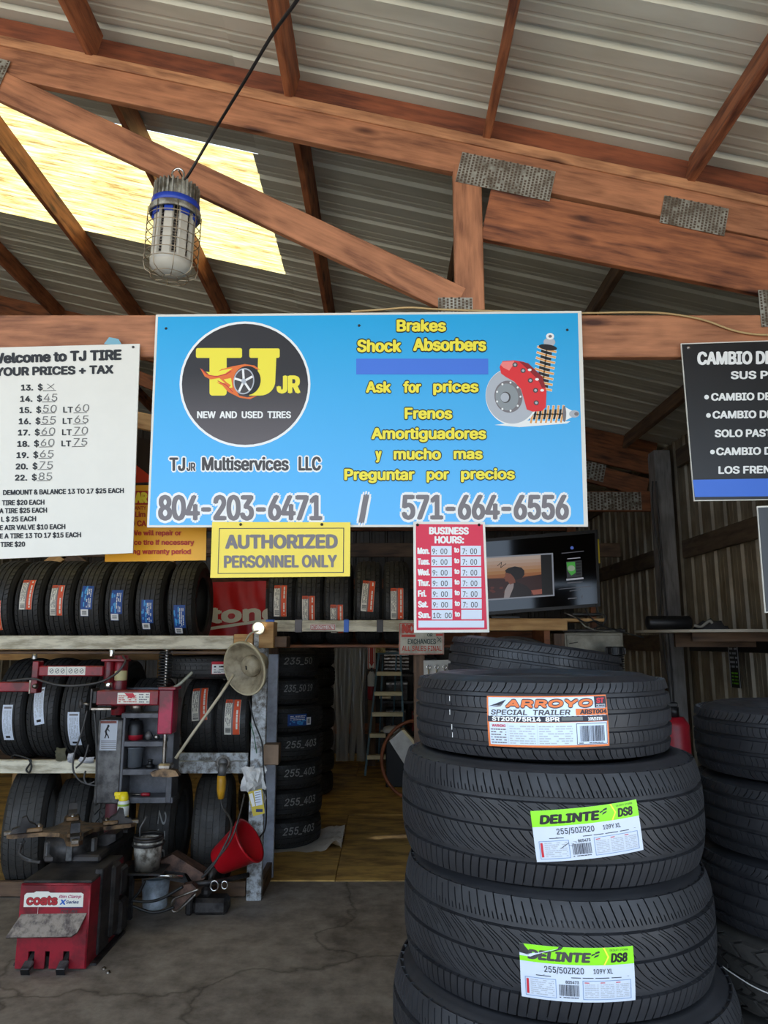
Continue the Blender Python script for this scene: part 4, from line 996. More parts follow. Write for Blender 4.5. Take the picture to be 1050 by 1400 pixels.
for i, (px, Yc, me, yaw, sc, lab) in enumerate([(15, 5.13, USED, .24, 1.04, 'large used tire on the floor at the left border'), (78, 5.22, USED, .24, .90, 'smaller used tire on the floor behind the clamp table'), (131, 5.16, KNOB, .22, .92, 'chunky knobbed tire standing behind the clamp table'), (208, 5.20, USED, .05, 1.0, 'used tire with white chalk marks behind the dirty bucket'), (279, 5.12, USED, .12, .98, 'used tire with fine ribs standing beside the red bucket')]):
    r = GEO[me][0]*sc; x = rowpos(px, 1140, Yc-.3)
    T = tire(me, (x, Yc, r), lab, g, upright(yaw, 0, 0), scale=(sc, sc, sc))
    if i == 3: chalk(T, me, -PI/2+.0, '235', .05, .05, .3)

# ================================================================== CENTRE RACK
YC = 5.0
t = thing('doorway_rack', (0, YC, 0), 'wooden tire shelf spanning the gap in the middle, behind the hours sign', 'rack')
pbox('shelf_board', 356, 848, 568, 863.5, YC, .04, W_WHITE, t); pbox('shelf_board', 568, 847, 776, 862, YC, .04, W_PINE, t, label='bare wood shelf board under the television')
for x0, x1, m in ((363, 375, 'tape'), (403, 413, 'grey'), (470, 477, 'tape'), (515, 524, 'dgrey')):
    pbox('tape_wrap', x0, 847, x1, 864.5, YC-.003, .05, INK[m], t)
a = P(448, 858, YC-.004)
mb = MB(); bxpx(mb, 424, 853.5, 458.5, 861.5, YC-.006, .004, INK['white'], .0005); pl_ = obj('name_strip', mb, t, label='small red and white sticker strip')
pr = Print(on_plane(YC-.0065)); pr.frame(424.5, 854, 458, 861, .8, INK['rust'], 1); pr.text('EMPLOYEES ONLY', 426.5, 456.5, 860, 855.2, INK['rust'], 2, .01); pr.done('print', pl_)
board('shelf_deck', (-.82, 5.30, 1.515), (1.2, 5.30, 1.515), .56, .02, W_DARK, t, up=(0, 1, 0))
board('rear_rail', (-.85, 5.62, 1.56), (1.22, 5.62, 1.56), .12, .04, W_DARK, t)
for x, y, top in ((P(573, 900, 5.06).x, 5.06, 1.60), (1.19, 5.06, 1.60), (P(573, 900, 5.6).x, 5.68, 2.2), (-.84, 5.68, 2.2)):
    board('post', (x, y, 0), (x, y, top), .075, .05, W_OLD, t, up=(1, 0, 0))
g = 'tires in the middle shelf row'
for i, (px, ly, k, lab) in enumerate([(382, 819, 1, 'middle shelf tire nearest the red banner, tall label at its side'), (421, 834, 1, 'middle shelf tire second from the banner, label touching the shelf board'), (460, 846, 1, 'middle shelf tire whose label is nearly hidden by the shelf board'), (503, 812, 1, 'middle shelf tire with the highest label, right of the yellow notice'), (543, 823, 1, 'middle shelf tire nearest the hours sign')]):
    sc = .92; r = .325*sc; x = rowpos(px, 820, 5.0)
    T = tire(CAR, (x, 5.335, 1.527+r), lab, g, upright(0), scale=(sc, sc, .86))
    if k: label_rack(T, CAR, -PI/2+(ly-818)/1000*5/r, .0, 'orange', rot=0 if i != 3 else -.08, wd=.235, ht=.10, seed=50+i)
# --- fabric banner behind
t = thing('red_banner', P(310, 868, 5.75), 'red banner with white letters between the two tire rows', 'banner')
mb = MB(); xs = [P(256, 800, 5.75).x+(P(364, 800, 5.75).x-P(256, 800, 5.75).x)*i/16 for i in range(17)]
z0 = P(300, 872, 5.75).z; z1 = P(300, 797, 5.75).z; vs = []
for i, x in enumerate(xs):
    for j in range(7): vs.append(Vector((x, 5.75+.012*math.sin(i*1.3+j*.7), z0+(z1-z0)*j/6+.001*i*(j == 6))))
mb.add(vs, [(i*7+j, (i+1)*7+j, (i+1)*7+j+1, i*7+j+1) for i in range(16) for j in range(6)], mat('red_banner_cloth', srgb(206, 26, 28), .4, var=.1), True); obj('cloth', mb, t)
pr = Print(on_plane(5.732)); pr.text('stone', 262, 386, 854, 831, INK['cream'], 1, .07, tilt=-.05)
pr.poly([(256, 862), (364, 846), (364, 850), (256, 866)], INK['cream'], 1)
v = pr.b.v; pr.done('lettering', t)

# --- orange warranty board and the poster above it (between white and blue signs)
t = thing('warranty_sign', P(215, 768, 3.12), 'orange yellow warranty board showing below and between the white and blue signs', 'sign')
M_OY = mat('orange_yellow_board', srgb(238, 172, 30), .5, var=.06, bmp=0)
panel('sign_panel', [(150, 664), (283, 662), (281.5, 766), (143, 768)], 3.12, .006, M_OY, t)
pr = Print(on_plane(3.117)); RB = flat('ink_warranty_red', srgb(176, 44, 24))
pr.rect(152, 671, 281, 690, RB, 1); pr.text('AR', 184, 202, 688, 673, INK['yellow'], 2, .06); pr.text('ANTY', 184, 200, 697, 692, RB, 1, .02)
pr.text('Lim', 184.5, 199, 707, 699.5, RB, 1, .04); pr.text('D CA', 179, 200, 719.5, 711.5, RB, 1, .04)
pr.text('We will repair or', 179.5, 248, 732, 725, RB, 1, .04); pr.text('ce tire if necessary', 183, 265.5, 745, 738, RB, 1, .04); pr.text('ng warranty period', 181.5, 261, 757.5, 750.5, RB, 1, .04)
pr.done('print', t)
for x in (165, 270):
    mb = MB(); p = P(x, 664, 3.12); mb.tube([p, Vector((p.x, 3.12, 2.80)), Vector((p.x, 3.02, 2.84))], .0015, M_GREY, 5); obj('hanging_wire', mb, t)
t = thing('red_poster', P(195, 664, 3.4), 'dark and orange-red poster edge in the slot between the white and blue signs', 'poster')
panel('poster_sheet', [(150, 590), (250, 610), (250, 664), (150, 662)], 3.4, .004, mat('dark_brown_poster', srgb(52, 40, 34), .5, var=.2, bmp=0), t)
pr = Print(on_plane(3.397)); pr.poly([(150, 622), (184, 634), (202, 648), (215, 660), (150, 662)], flat('ink_poster_red', srgb(230, 72, 40)), 1); pr.line([(150, 663), (215, 660)], 2.5, INK['dgrey'], 2); pr.done('print', t); 
for x in (160, 235):
    mb = MB(); p = P(x, 606, 3.4); mb.tube([p, Vector((p.x, 3.02, 2.88))], .0015, M_GREY, 5); obj('hanging_wire', mb, t)
board('tie_plank', P(-160, 500, 4.3), P(260, 590, 4.3), .10, .04, W_PINE, ceil)

# ================================================================== CHALKED STACKS IN THE PASSAGE
g = 'chalk marked tires in the passage stack'
cx, cy = P(384, 1000, 6.1).x, 6.12
for i in range(7):
    sc = 1.02 if i < 5 else .96
    st = ['255_403', '255_403', '255_403', '255_403', None, '235_50 19', '235_50'][i]
    lab = ['bottom tire of the chalk marked passage stack, on the white sheet', 'passage stack tire second from the floor, chalked numbers', 'passage stack tire third from the floor, chalked numbers', 'passage stack tire just below the blue labelled one, chalked numbers', 'passage stack tire with a blue and white label', 'passage stack tire second from the top, chalked 235', 'top tire of the chalk marked passage stack'][i]
    T = tire(CAR, (cx+(.0 if i < 5 else -.02)+.006*(i % 2), cy, .012+.104+i*.2085), lab, g, lying(0), scale=(sc, sc, .955))
    ph = math.atan2(-cy, -cx)+.50
    if st: chalk(T, CAR, ph, st, .03, .055, .27, 0, .012)
    else: label_rack(T, CAR, ph-.05, 0, 'blue', 0, .2, .09, 60)
g = 'tires in the far passage stack'
cx2 = P(414, 1000, 8.0).x
for i in range(7): T = tire(CAR, (cx2+.01*(i % 2), 8.0, .112+i*.214), 'plain dark tire of the far passage stack, level %s from the floor' % ('one', 'two', 'three', 'four', 'five', 'six', 'seven')[i], g, lying(i), scale=(1, 1, .97))
mb = MB(); vs = []; nx, ny = 22, 14
for i in range(nx):
    for j in range(ny):
        x = cx-.25+.76*i/(nx-1); y = 5.76+.66*j/(ny-1); e = max(0, (x-cx-.28)/.25)
        z = .013+(.035*e*(1+math.sin(j*1.7+i)))+.05*e*max(0, .5-j/ny)*2*abs(math.sin(i*.9)); y += .02*math.sin(i*.7)*(1 if j == 0 else 0)
        d = math.hypot(x-cx, y-cy)
        if d < .36: z = .0095
        vs.append(Vector((x, y, z)))
mb.add(vs, [(i*ny+j, (i+1)*ny+j, (i+1)*ny+j+1, i*ny+j+1) for i in range(nx-1) for j in range(ny-1)], mat('pale_plastic_sheet', srgb(232, 224, 210), .5, var=.1), True)
tag(obj('plastic_sheet', mb, loc=(cx, 5.9, .01)), 'crumpled pale sheet under the chalk marked tire stack', 'sheet')

# ================================================================== BACK OF THE PASSAGE
def clear_mat():
    m, nt, b = new_mat('hazy_clear_plastic'); b.inputs['Base Color'].default_value = (.5, .5, .46, 1); b.inputs['Roughness'].default_value = .07; b.inputs['Specular IOR Level'].default_value = 1; b.inputs['Coat Weight'].default_value = 1
    tr = N(nt, 'ShaderNodeBsdfTransparent'); mx = N(nt, 'ShaderNodeMixShader'); mx.inputs[0].default_value = .5
    nt.links.new(tr.outputs[0], mx.inputs[1]); nt.links.new(b.outputs[0], mx.inputs[2]); nt.links.new(mx.outputs[0], nt.nodes['Material Output'].inputs[0]); return m
M_CLEAR = clear_mat()
t = thing('strip_curtain', (P(475, 900, 9.6).x, 9.6, 0), 'clear plastic strip curtain hanging at the end of the passage', 'curtain')
xa, xb = P(432, 900, 9.6).x, P(500, 900, 9.6).x
board('rail', (xa-.1, 9.62, 2.1), (xb+.02, 9.62, 2.1), .06, .04, M_GREY, t)
for k in range(10):
    x = xa+(xb-xa)*(k+.5)/10; mb = MB(); vs = []; wv = random.uniform(.5, 1)
    for j in range(13):
        z = .06+2.04*j/12; sw = .03*math.sin(j*.5+k*1.7)*(1-j/12)
        for q in range(7):
            u = (q-3)/3; vs.append(Vector((x+sw+u*.052*(1-.35*wv*(1-j/12)), 9.6+.022*(k % 2)+.018*math.cos(u*3.1*wv+k)+.01*math.sin(j+k*2), z)))
    mb.add(vs, [(j*7+q, j*7+q+1, (j+1)*7+q+1, (j+1)*7+q) for j in range(12) for q in range(6)], M_CLEAR, True); obj('strip', mb, t)
t = thing('step_ladder', (P(525, 1060, 9).x, 9.0, 0), 'open step ladder with pale steps and blue-grey rails at the back', 'ladder')
M_FG = mat('blue_grey_fibreglass', srgb(96, 130, 144), .5, var=.2); M_AL = mat('pale_aluminium_step', srgb(214, 196, 150), .4, .3, var=.2)
A0, A1 = P(499, 1060, 8.9), P(518, 893, 9.35); B0, B1 = P(554, 1060, 8.9), P(547.5, 893, 9.35); A0.z = B0.z = .01
for p, q in ((A0, A1), (B0, B1)): board('rail', p, q, .07, .025, M_FG, t, up=(0, 1, 0))
for k in range(5):
    f = (k+.9)/5.9; a = A0.lerp(A1, f); b = B0.lerp(B1, f); board('step', a+Vector((0, -.02, 0)), b+Vector((0, -.02, 0)), .085, .028, M_AL, t, up=(0, 1, 0)); board('step_lip', a+Vector((0, -.06, -.012)), b+Vector((0, -.06, -.012)), .045, .004, M_AL, t)
board('top_cap', A1+Vector((-.02, .04, 0)), B1+Vector((.02, .04, 0)), .13, .03, M_FG, t, up=(0, 1, 0))
for p, q in ((A0, A1), (B0, B1)): board('rear_leg', Vector((p.x+.15*(1 if p is A0 else -1), 9.95, .01)), q+Vector((.05*(1 if p is A0 else -1), .06, -.03)), .03, .02, M_FG, t, up=(0, 1, 0))
for f in (.3, .62): board('brace', Vector((A0.x+.16, 9.95-.5*f, 1.35*f)), Vector((B0.x-.16, 9.95-.5*f, 1.35*f)), .03, .01, M_AL, t)
t = thing('fire_extinguisher', P(508, 957, 9.5), 'small red and white fire extinguisher on a post left of the ladder', 'extinguisher')
p = P(508, 957, 9.5)
mb = MB(); mb.lathe([(0, 0), (.045, 0), (.05, .02), (.05, .17)], M_RED, 20, Matrix.Translation(p)); mb.lathe([(.05, .17), (.052, .18), (.052, .30), (.03, .345), (.015, .36), (0, .36)], M_WHITE, 20, Matrix.Translation(p)); obj('cylinder', mb, t)
mb = MB(); mb.box((p.x-.012, p.y-.03, p.z+.35), (p.x+.012, p.y+.03, p.z+.40), M_BLACK); mb.tube([p+Vector((0, -.02, .37)), p+Vector((-.06, -.03, .36)), p+Vector((-.065, -.03, .25))], .008, M_BLACK, 6); obj('valve', mb, t)
tb = thing('passage_post', (p.x+.01, 9.6, 0), 'dark post beside the plastic curtain carrying a narrow red notice', 'post'); board('post', (p.x+.0, 9.62, 0), (p.x+.0, 9.62, 2.3), .1, .06, W_OLD, tb, up=(1, 0, 0))
t = thing('fire_notice', P(508, 914, 9.55), 'narrow white and red notice on the post above the extinguisher', 'notice')
panel('board', [(502.5, 872), (513.5, 872), (513.5, 914.5), (502.5, 914.5)], 9.55, .006, INK['cream'], t); pr = Print(on_plane(9.547)); pr.frame(503, 873, 513, 914, 1.1, INK['rust'], 1); pr.rect(505.5, 880, 510.5, 906, INK['rust'], 1); pr.poly([(504.5, 905), (511.5, 905), (508, 911.5)], INK['rust'], 1.2); pr.done('print', t)
t = thing('yellow_paper', P(520, 893, 9.2), 'crumpled yellowish paper hanging above the ladder', 'paper')
mb = MB(); vs = []
for i in range(6):
    for j in range(6):
        q = P(513.5+2.7*i, 871+4.3*j, 9.2); vs.append(q+Vector((0, .02*random.random(), 0)))
mb.add(vs, [(i*6+j, (i+1)*6+j, (i+1)*6+j+1, i*6+j+1) for i in range(5) for j in range(5)], mat('yellow_paper_skin', srgb(196, 178, 110), .4, dirt=srgb(120, 100, 56), scale=20)); obj('sheet', mb, t)
# storage shelf behind the ladder
t = thing('storage_shelf', (P(555, 1000, 10).x, 10.1, 0), 'dim grey metal shelf with bins behind the ladder', 'shelf')
xa, xb = P(522, 950, 10).x, P(640, 950, 10).x
for z in (.35, .75, 1.1, 1.45): mb = MB(); mb.box((xa, 9.98, z-.015), (xb, 10.35, z+.015), M_GREY, ch=.003); obj('shelf_board', mb, t)
for x in (xa, xb): mb = MB(); mb.box((x-.02, 9.98, 0), (x+.02, 10.02, 1.8), M_GREY); obj('post', mb, t)
for k in range(6): mb = MB(); z = 1.17+.045*k; mb.box((xa+.03, 9.97, z), (xa+.36, 9.985, z+.028), M_STEEL, ch=.003); obj('slat', mb, t)
for i, (x, z, w_, h, m) in enumerate([(.05, .765, .3, .26, M_GREY), (.42, .765, .3, .22, M_BLACK), (.05, .365, .28, .3, M_GREASE), (.4, .365, .32, .27, M_RED), (.45, 1.115, .3, .2, M_GREY)]):
    mb = MB(); z += .002; mb.box((xa+x, 10.025, z), (xa+x+w_, 10.28, z+h), m, ch=.01); mb.box((xa+x+.01, 10.022, z+h-.05), (xa+x+w_-.01, 10.03, z+h-.03), M_STEEL)
    tag(obj('storage_bin', mb, loc=(xa+x+w_/2, 10.1, z)), ['grey bin behind the second ladder step', 'black bin right of the ladder on the dim shelf', 'greasy bin low behind the ladder', 'red bin low on the dim back shelf', 'grey bin on the highest back shelf board'][i], 'bin', 'bins on the back shelf')
mb = MB(); p = P(536, 1003, 8.3); vs = []
mb.lathe([(0, .009), (.09, .009), (.11, .03), (.085, .07), (.03, .085), (0, .08)], mat('white_crumpled_bag', srgb(200, 198, 194), .5, var=.2), 14, Matrix.Translation(p)); rb = random.Random(3)
mb.v = [(x+rb.uniform(-.012, .012), y+rb.uniform(-.012, .012), z+rb.uniform(-.008, .008)) for x, y, z in mb.v]
box_ = MB(); box_.box((p.x-.07, p.y-.09, .008), (p.x+.3, p.y+.3, p.z-.002), M_BLACK, ch=.01); box_.box((p.x-.06, p.y-.094, p.z-.06), (p.x+.29, p.y-.09, p.z-.05), M_GREASE)
tag(obj('tool_crate', box_, loc=(p.x, p.y, .01)), 'dark crate standing before the ladder foot', 'crate')
tag(obj('crumpled_bag', mb, loc=p), 'white crumpled bag lying on the dark crate before the ladder', 'bag')
c = P(572, 1040, 7.5); mb = MB(); c.z = .40
mb.tube([c+Vector((.36*math.cos(a), .05*math.sin(a), .37*math.sin(a))) for a in [i*2*PI/48 for i in range(48)]], .017, mat('rust_brown_hoop', srgb(150, 84, 48), .5, var=.3), 8, closed=True)
tag(obj('hoop', mb, loc=(c.x, c.y, .02)), 'rust brown hoop standing on the floor behind the front stack', 'hoop')
mb = MB(); a = P(535, 1010, 7.45); mb.prism([(-.02, -.02), (.10, .08), (.26, -.10), (.14, -.26)], .18, mat('dull_aluminium', srgb(176, 172, 164), .35, .7), Matrix.Translation(a)); mb.prism([(.10, .08), (.13, .085), (.30, -.10), (.26, -.10)], .20, M_AL, Matrix.Translation(a)); mb.box((a.x+.14, a.y+.04, .01), (a.x+.24, a.y+.14, a.z-.12), M_GREY)
tag(obj('metal_tray', mb, loc=(a.x+.18, a.y+.1, .01)), 'slanted aluminium tray on a stem inside the rust brown hoop', 'tray')

# ================================================================== DISH LAMP, CORD, THINGS ON THE WHITE POST
t = thing('reflector_lamp', P(338, 915, 4.60), 'dusty beige reflector dish clamped to the white rack post', 'lamp')
M_DUST = mat('dusty_beige_plastic', srgb(168, 156, 130), .55, dirt=srgb(112, 100, 78), scale=8)
c = P(334, 914, 4.56); n = Vector((-.50, -.80, -.22)).normalized(); q = n.to_track_quat('Z', 'Y').to_matrix().to_4x4()
DM = Matrix.Translation(c) @ q
mb = MB(); mb.lathe([(.045, -.085), (.075, -.075), (.115, -.045), (.140, -.01), (.150, .0), (.156, .006), (.162, .0), (.15, -.02), (.12, -.06), (.08, -.092), (.045, -.1)], M_DUST, 40, DM, close=True); obj('dish', mb, t)
mb = MB(); mb.lathe([(.158, .006), (.167, .004), (.167, -.012), (.158, -.010)], mat('pale_rim', srgb(196, 184, 150), .4), 40, DM, close=True); obj('rim', mb, t)
mb = MB(); mb.lathe([(0, -.02), (.03, -.022), (.055, -.03), (.066, -.05), (.066, -.078)], M_DUST, 28, DM)
mb.tube([DM @ Vector((0, -.012, -.016)), DM @ Vector((0, .012, -.016))], .004, M_BLACK, 6); obj('hub', mb, t)
mb = MB(); mb.lathe([(0, -.17), (.05, -.17), (.058, -.16), (.062, -.10), (.04, -.085)], M_DUST, 24, DM); mb.box((c.x+.05, 4.66, c.z+.0), (c.x+.10, 4.80, c.z+.03), M_DUST, ch=.004); obj('housing', mb, t)
mb = MB(); pts = [P(x, y, Yq) for x, y, Yq in ((354, 862, 4.62), (343, 866, 4.60), (337, 874, 4.61), (334, 884, 4.64))]
mb.tube(smooth_path(pts), .006, mat('beige_cord', srgb(196, 184, 156), .5, var=.15, bmp=0), 8); mb.tube([P(320, 922, 4.55), P(300, 952, 4.53), P(262, 1005, 4.5), P(240, 1037, 4.48)], .009, MATS['beige_cord'], 8)
tag(obj('beige_cord', mb, loc=P(300, 952, 4.55)), 'stiff beige cord running from the dish lamp down to the machine', 'cord')
t = thing('small_lamp', P(354, 858, 4.70), 'small lit clip lamp at the top end of the white rack post', 'lamp')
c = P(353, 859, 4.68); n = Vector((-.2, -1, -.3)).normalized(); DM = Matrix.Translation(c) @ n.to_track_quat('Z', 'Y').to_matrix().to_4x4()
mb = MB(); mb.lathe([(.012, -.03), (.03, -.02), (.04, 0), (.043, 0), (.033, -.024), (.012, -.036)], M_GALV, 24, DM, close=True); mb.tube([c+Vector((0, .02, 0)), c+Vector((.02, .05, .0)), c+Vector((.02, .07, -.03))], .008, M_GALV, 8); obj('shade', mb, t)
mb = MB(); mb.lathe([(0, .002), (.014, .0), (.02, -.012), (.012, -.026)], flat('glowing_bulb', (1, .97, .88), .3, 12), 20, DM); obj('bulb', mb, t)
mb = MB()
mb.tube(smooth_path([P(341, 957, 4.73), P(347, 985, 4.72), P(358, 1015, 4.715), P(360, 1045, 4.70), P(364, 1090, 4.70), P(363, 1130, 4.71), P(356, 1143, 4.72), P(349, 1147, 4.725)]), .005, M_CABLE, 6)
tag(obj('black_cable', mb, loc=P(350, 1000, 4.73)), 'black cable hanging along the white rack post to the red bucket', 'cable')
mb = MB(); mb.tube(smooth_path([P(342, 988, 4.735), P(347, 1005, 4.73), P(351, 1030, 4.73)]), .003, flat('ink_cable_green', srgb(30, 90, 60)), 6)
tag(obj('green_wire', mb, loc=P(345, 1000, 4.73)), 'short green wire on the white rack post', 'wire')
mb = MB(); rnd = random.Random(8); vs = []; base = P(345, 1066, 4.70)
for i in range(9):
    for j in range(9):
        a = P(331+4*i+(4 if j > 5 else 0), 1048+6.4*j, 4.71); rr0 = max(0, 1-math.hypot(i-4, j-4)/6); vs.append(a+Vector((rnd.uniform(-.012, .012), -.07*rr0*rnd.uniform(.3, 1), rnd.uniform(-.012, .012))))
mb.add(vs, [(i*9+j, (i+1)*9+j, (i+1)*9+j+1, i*9+j+1) for i in range(8) for j in range(8) if not (j > 4 and (i < 2 or i > 6))], mat('white_wrapping', srgb(206, 204, 200), .5, var=.3, scale=20))
t = thing('wrapped_rag', base, 'crumpled white wrapper bundle hung on the white rack post', 'rag'); obj('wrapper', mb, t)
t2 = thing('yellow_tag', P(352, 1098, 4.62), 'yellow and white paper tag hanging below the white wrapper', 'tag')
panel('card', [(339, 1083), (358, 1078), (362, 1112), (346, 1116)], 4.62, .003, mat('yellow_tag_card', srgb(214, 190, 60), .5, var=.15), t2)
pr = Print(on_plane(4.617)); pr.poly([(340, 1086), (345, 1084), (349, 1102), (345, 1103)], INK['white'], 1); pr.poly([(347, 1082), (357, 1080), (359, 1100), (350, 1102)], INK['pale'], 1)
for k in range(5): pr.line([(349, 1084+3.4*k), (356, 1082.5+3.4*k)], .8, INK['grey'], 2)
pr.rect(350, 1106, 359, 1110, INK['navy'], 2); pr.done('print', t2)
mb = MB(); mb.tube([P(348, 1080, 4.62), P(346, 1070, 4.66)], .002, M_WHITE, 5); obj('string', mb, t2)

# ---- wire-wheel grinder hanging from the shelf board
t = thing('wire_grinder', P(303, 1090, 4.66), 'yellow-handled wire brush grinder hanging from the lower shelf board', 'tool')
c = P(305, 1043, 4.68); mb = MB(); M1 = Matrix.Translation(c) @ Matrix.Rotation(PI/2, 4, 'X')
mb.lathe([(0, -.01), (.028, -.012), (.03, 0), (.028, .012), (0, .01)], M_GREY, 24, M1)
for i in range(40):
    a = i*2*PI/40; mb.tube([c+Vector((.027*math.cos(a), -.004, .027*math.sin(a))), c+Vector((.046*math.cos(a), -.004+.006*(i % 2), .046*math.sin(a)))], .0022, M_STEEL, 4)
obj('wire_wheel', mb, t)
mb = MB(); mb.tube([c+Vector((0, -.02, 0)), P(304, 1052, 4.66), P(303, 1062, 4.66)], [.02, .028, .024], M_GREY, 12); obj('body', mb, t)
mb = MB(); mb.tube([P(303, 1060, 4.66), P(303, 1068, 4.66), P(302.5, 1080, 4.66), P(302, 1092, 4.66)], [.025, .028, .026, .018], mat('yellow_grip', srgb(206, 150, 34), .45, var=.25), 14); obj('handle', mb, t)
mb = MB(); mb.tube(smooth_path([P(302, 1092, 4.66), P(305, 1105, 4.66), P(314, 1118, 4.56), P(316, 1135, 4.42), P(305, 1160, 4.40), P(290, 1185, 4.40), P(276, 1200, 4.42)]), .006, M_HOSE, 6); mb.tube(smooth_path([P(334, 1086, 4.60), P(326, 1120, 4.40), P(312, 1155, 4.39), P(280, 1193, 4.42)]), .005, M_HOSE, 6)
tag(obj('air_hose', mb, loc=P(304, 1105, 4.66)), 'thin grey hoses hanging from the yellow-handled grinder down to the floor tools', 'hose')

# ================================================================== TYRE CHANGER
t = thing('tire_changer', (-1.6, 4.1, 0), 'red tire changing machine with clamp table, grey tool tower and arms', 'machine')
X0, X1, Y0, Y1, ZT = -1.765, -1.425, 3.82, 4.27, .385
mb = MB()
# cabinet shell: slotted front, folded sides, sloping lid
sl_x = [(-1.705, -1.675), (-1.625, -1.603), (-1.538, -1.508)]; zs_ = .085
xs = [X0]+[v for p in sl_x for v in p]+[X1]
for k in range(0, len(xs), 2): mb.box((xs[k], Y0, .008), (xs[k+1], Y0+.012, zs_), M_RED)
mb.box((X0, Y0, zs_), (X1, Y0+.012, ZT), M_RED)
mb.box((X0, Y0+.012, .008), (X0+.012, Y1, ZT), M_RED); mb.box((X1-.012, Y0+.012, .008), (X1, Y1, ZT), M_RED)
mb.tube([(X0+.004, Y0+.004, ZT-.002), (X1-.004, Y0+.004, ZT-.002)], .006, M_RED, 8); mb.tube([(X1-.004, Y0+.004, .01), (X1-.004, Y0+.004, ZT-.002)], .006, M_RED, 8)
obj('cabinet', mb, t)
mb = MB(); mb.box((X0+.002, Y0+.014, ZT-.004), (X1-.002, Y1, ZT+.012), M_GREASE, ch=.004); obj('lid', mb, t); mb = MB(); mb.box((X0+.02, Y0+.03, .013), (X1-.035, Y1-.01, .05), M_HOLE); obj('inner_tray', mb, t)
mb = MB(); mb.box((X0-.03, Y0+.05, 0), (X1+.03, Y1+.01, .012), M_GREASE); obj('base_plate', mb, t)
mb = MB(); c = Vector(((X0+X1)/2-.012, Y0, 0))
pts = [Vector((X0-.03, Y0-.055, .165)), Vector((X1-.06, Y0-.055, .17)), Vector((X1-.035, Y0-.045, .185)), Vector((X1-.012, Y0-.002, .255)), Vector((X0+.012, Y0-.002, .250))]
M_DIAM = mat('scratched_tread_plate', srgb(140, 128, 116), .4, .6, dirt=srgb(80, 70, 66), scale=26, bmp=.5)
mb.add(pts+[p+Vector((0, .006, -.006)) for p in pts], [(0, 1, 2, 3, 4), (9, 8, 7, 6, 5)]+[(i, i+5, (i+1) % 5+5, (i+1) % 5) for i in range(5)], M_DIAM); obj('foot_guard', mb, t)
for (a_, b_) in (sl_x[0], sl_x[2]):
    cx_ = (a_+b_)/2; mb = MB(); MR = Matrix.Translation((cx_, Y0, .05)) @ Matrix.Rotation(.45, 4, 'X')
    mb.box((-.012, -.05, -.006), (.012, .06, .006), M_GREASE, MR, ch=.002); mb.box((-.022, -.065, -.008), (.022, -.012, .008), M_GREY, MR, ch=.004); mb.box((-.02, -.067, -.026), (.02, -.061, .006), M_BLACK, MR); obj('pedal', mb, t)
pr = Print(lambda x, y, L: Vector((x, Y0-.0012-.0004*L, y)))
pr.poly([(-1.745, .282), (-1.458, .282), (-1.458, .340), (-1.47, .346), (-1.62, .346), (-1.63, .352), (-1.69, .352), (-1.70, .346), (-1.735, .345), (-1.745, .335)], INK['cream'], 0)
MRD = flat('ink_badge_red', srgb(176, 30, 40)); pr.text('coats', -1.733, -1.582, .292, .333, MRD, 1, .045, [(.022, INK['brown'])])
pr.text('Rim Clamp', -1.577, -1.470, .322, .336, flat('ink_badge_magenta', srgb(170, 40, 90)), 1, .03, slant=.3); pr.text('X', -1.572, -1.543, .292, .316, INK['blue'], 1, .06, slant=.2); pr.text('Series', -1.542, -1.480, .297, .311, INK['navy'], 1, .04, slant=.2)
pr.rect(-1.575, .277, -1.458, .281, INK['navy'], 1); pr.text('70X-AH', -1.565, -1.485, .256, .270, INK['dgrey'], 1, .04, slant=.1); pr.rect(-1.675, .2, -1.6735, .285, INK['cream'], 1)
pr.done('badge', t)
# side machinery behind the red cabinet
mb = MB(); mb.box((X1-.03, 3.94, .02), (X1+.012, 4.08, .42), M_GREASE, ch=.004); mb.box((X1-.02, 4.06, .05), (X1+.03, 4.16, .40), M_GREASE, ch=.012); mb.box((X1-.02, 4.15, .03), (X1+.045, 4.26, .20), M_GREASE, ch=.015); mb.box((X1-.02, 4.15, .22), (X1+.035, 4.26, .36), M_GREASE, ch=.012); obj('side_housing', mb, t)
mb = MB(); mb.tube([P(133, 1196, 4.0), P(137, 1215, 4.02), P(146, 1246, 4.08)], [.018, .022, .022], M_BLACK, 12); mb.lathe([(0, .012), (.014, .008), (.018, 0)], M_CHROME, 14, Matrix.Translation(P(133, 1195, 4.0))); obj('lever', mb, t)
# bed and turntable
mb = MB(); b0 = P(104, 1162, 4.2)
mb.box((-1.80, 4.12, ZT+.012), (-1.50, 4.66, ZT+.05), M_GREASE, ch=.01); mb.box((-1.755, 4.271, .01), (-1.51, 4.655, ZT+.012), M_GREASE, ch=.008)
mb.prism([(-1.66, .44), (-1.55, .495), (-1.485, .495), (-1.485, .46), (-1.60, .40)], .12, M_GREASE, Matrix.Translation((0, 4.30, 0))); obj('bed', mb, t)
TC = Vector((-1.70, 4.24, .0)); 
mb = MB(); mb.lathe([(0, .40), (.13, .40), (.13, .50), (.10, .505), (.1, .52), (0, .52)], M_GREASE, 28, Matrix.Translation(TC))
for k in range(6):
    a = k*PI/3+.3; mb.box((-.016, .125, .41), (.016, .145, .50), M_GREY, Matrix.Translation(TC) @ Matrix.Rotation(a, 4, 'Z'), ch=.003)
obj('turntable_drum', mb, t)
mb = MB(); star = []
for k in range(4):
    a = k*PI/2+.42
    for r_, da in ((.12, -.62), (.16, -.30), (.30, -.13), (.325, -.06), (.325, .06), (.30, .13), (.16, .30)): star.append((r_*math.cos(a+da), r_*math.sin(a+da)))
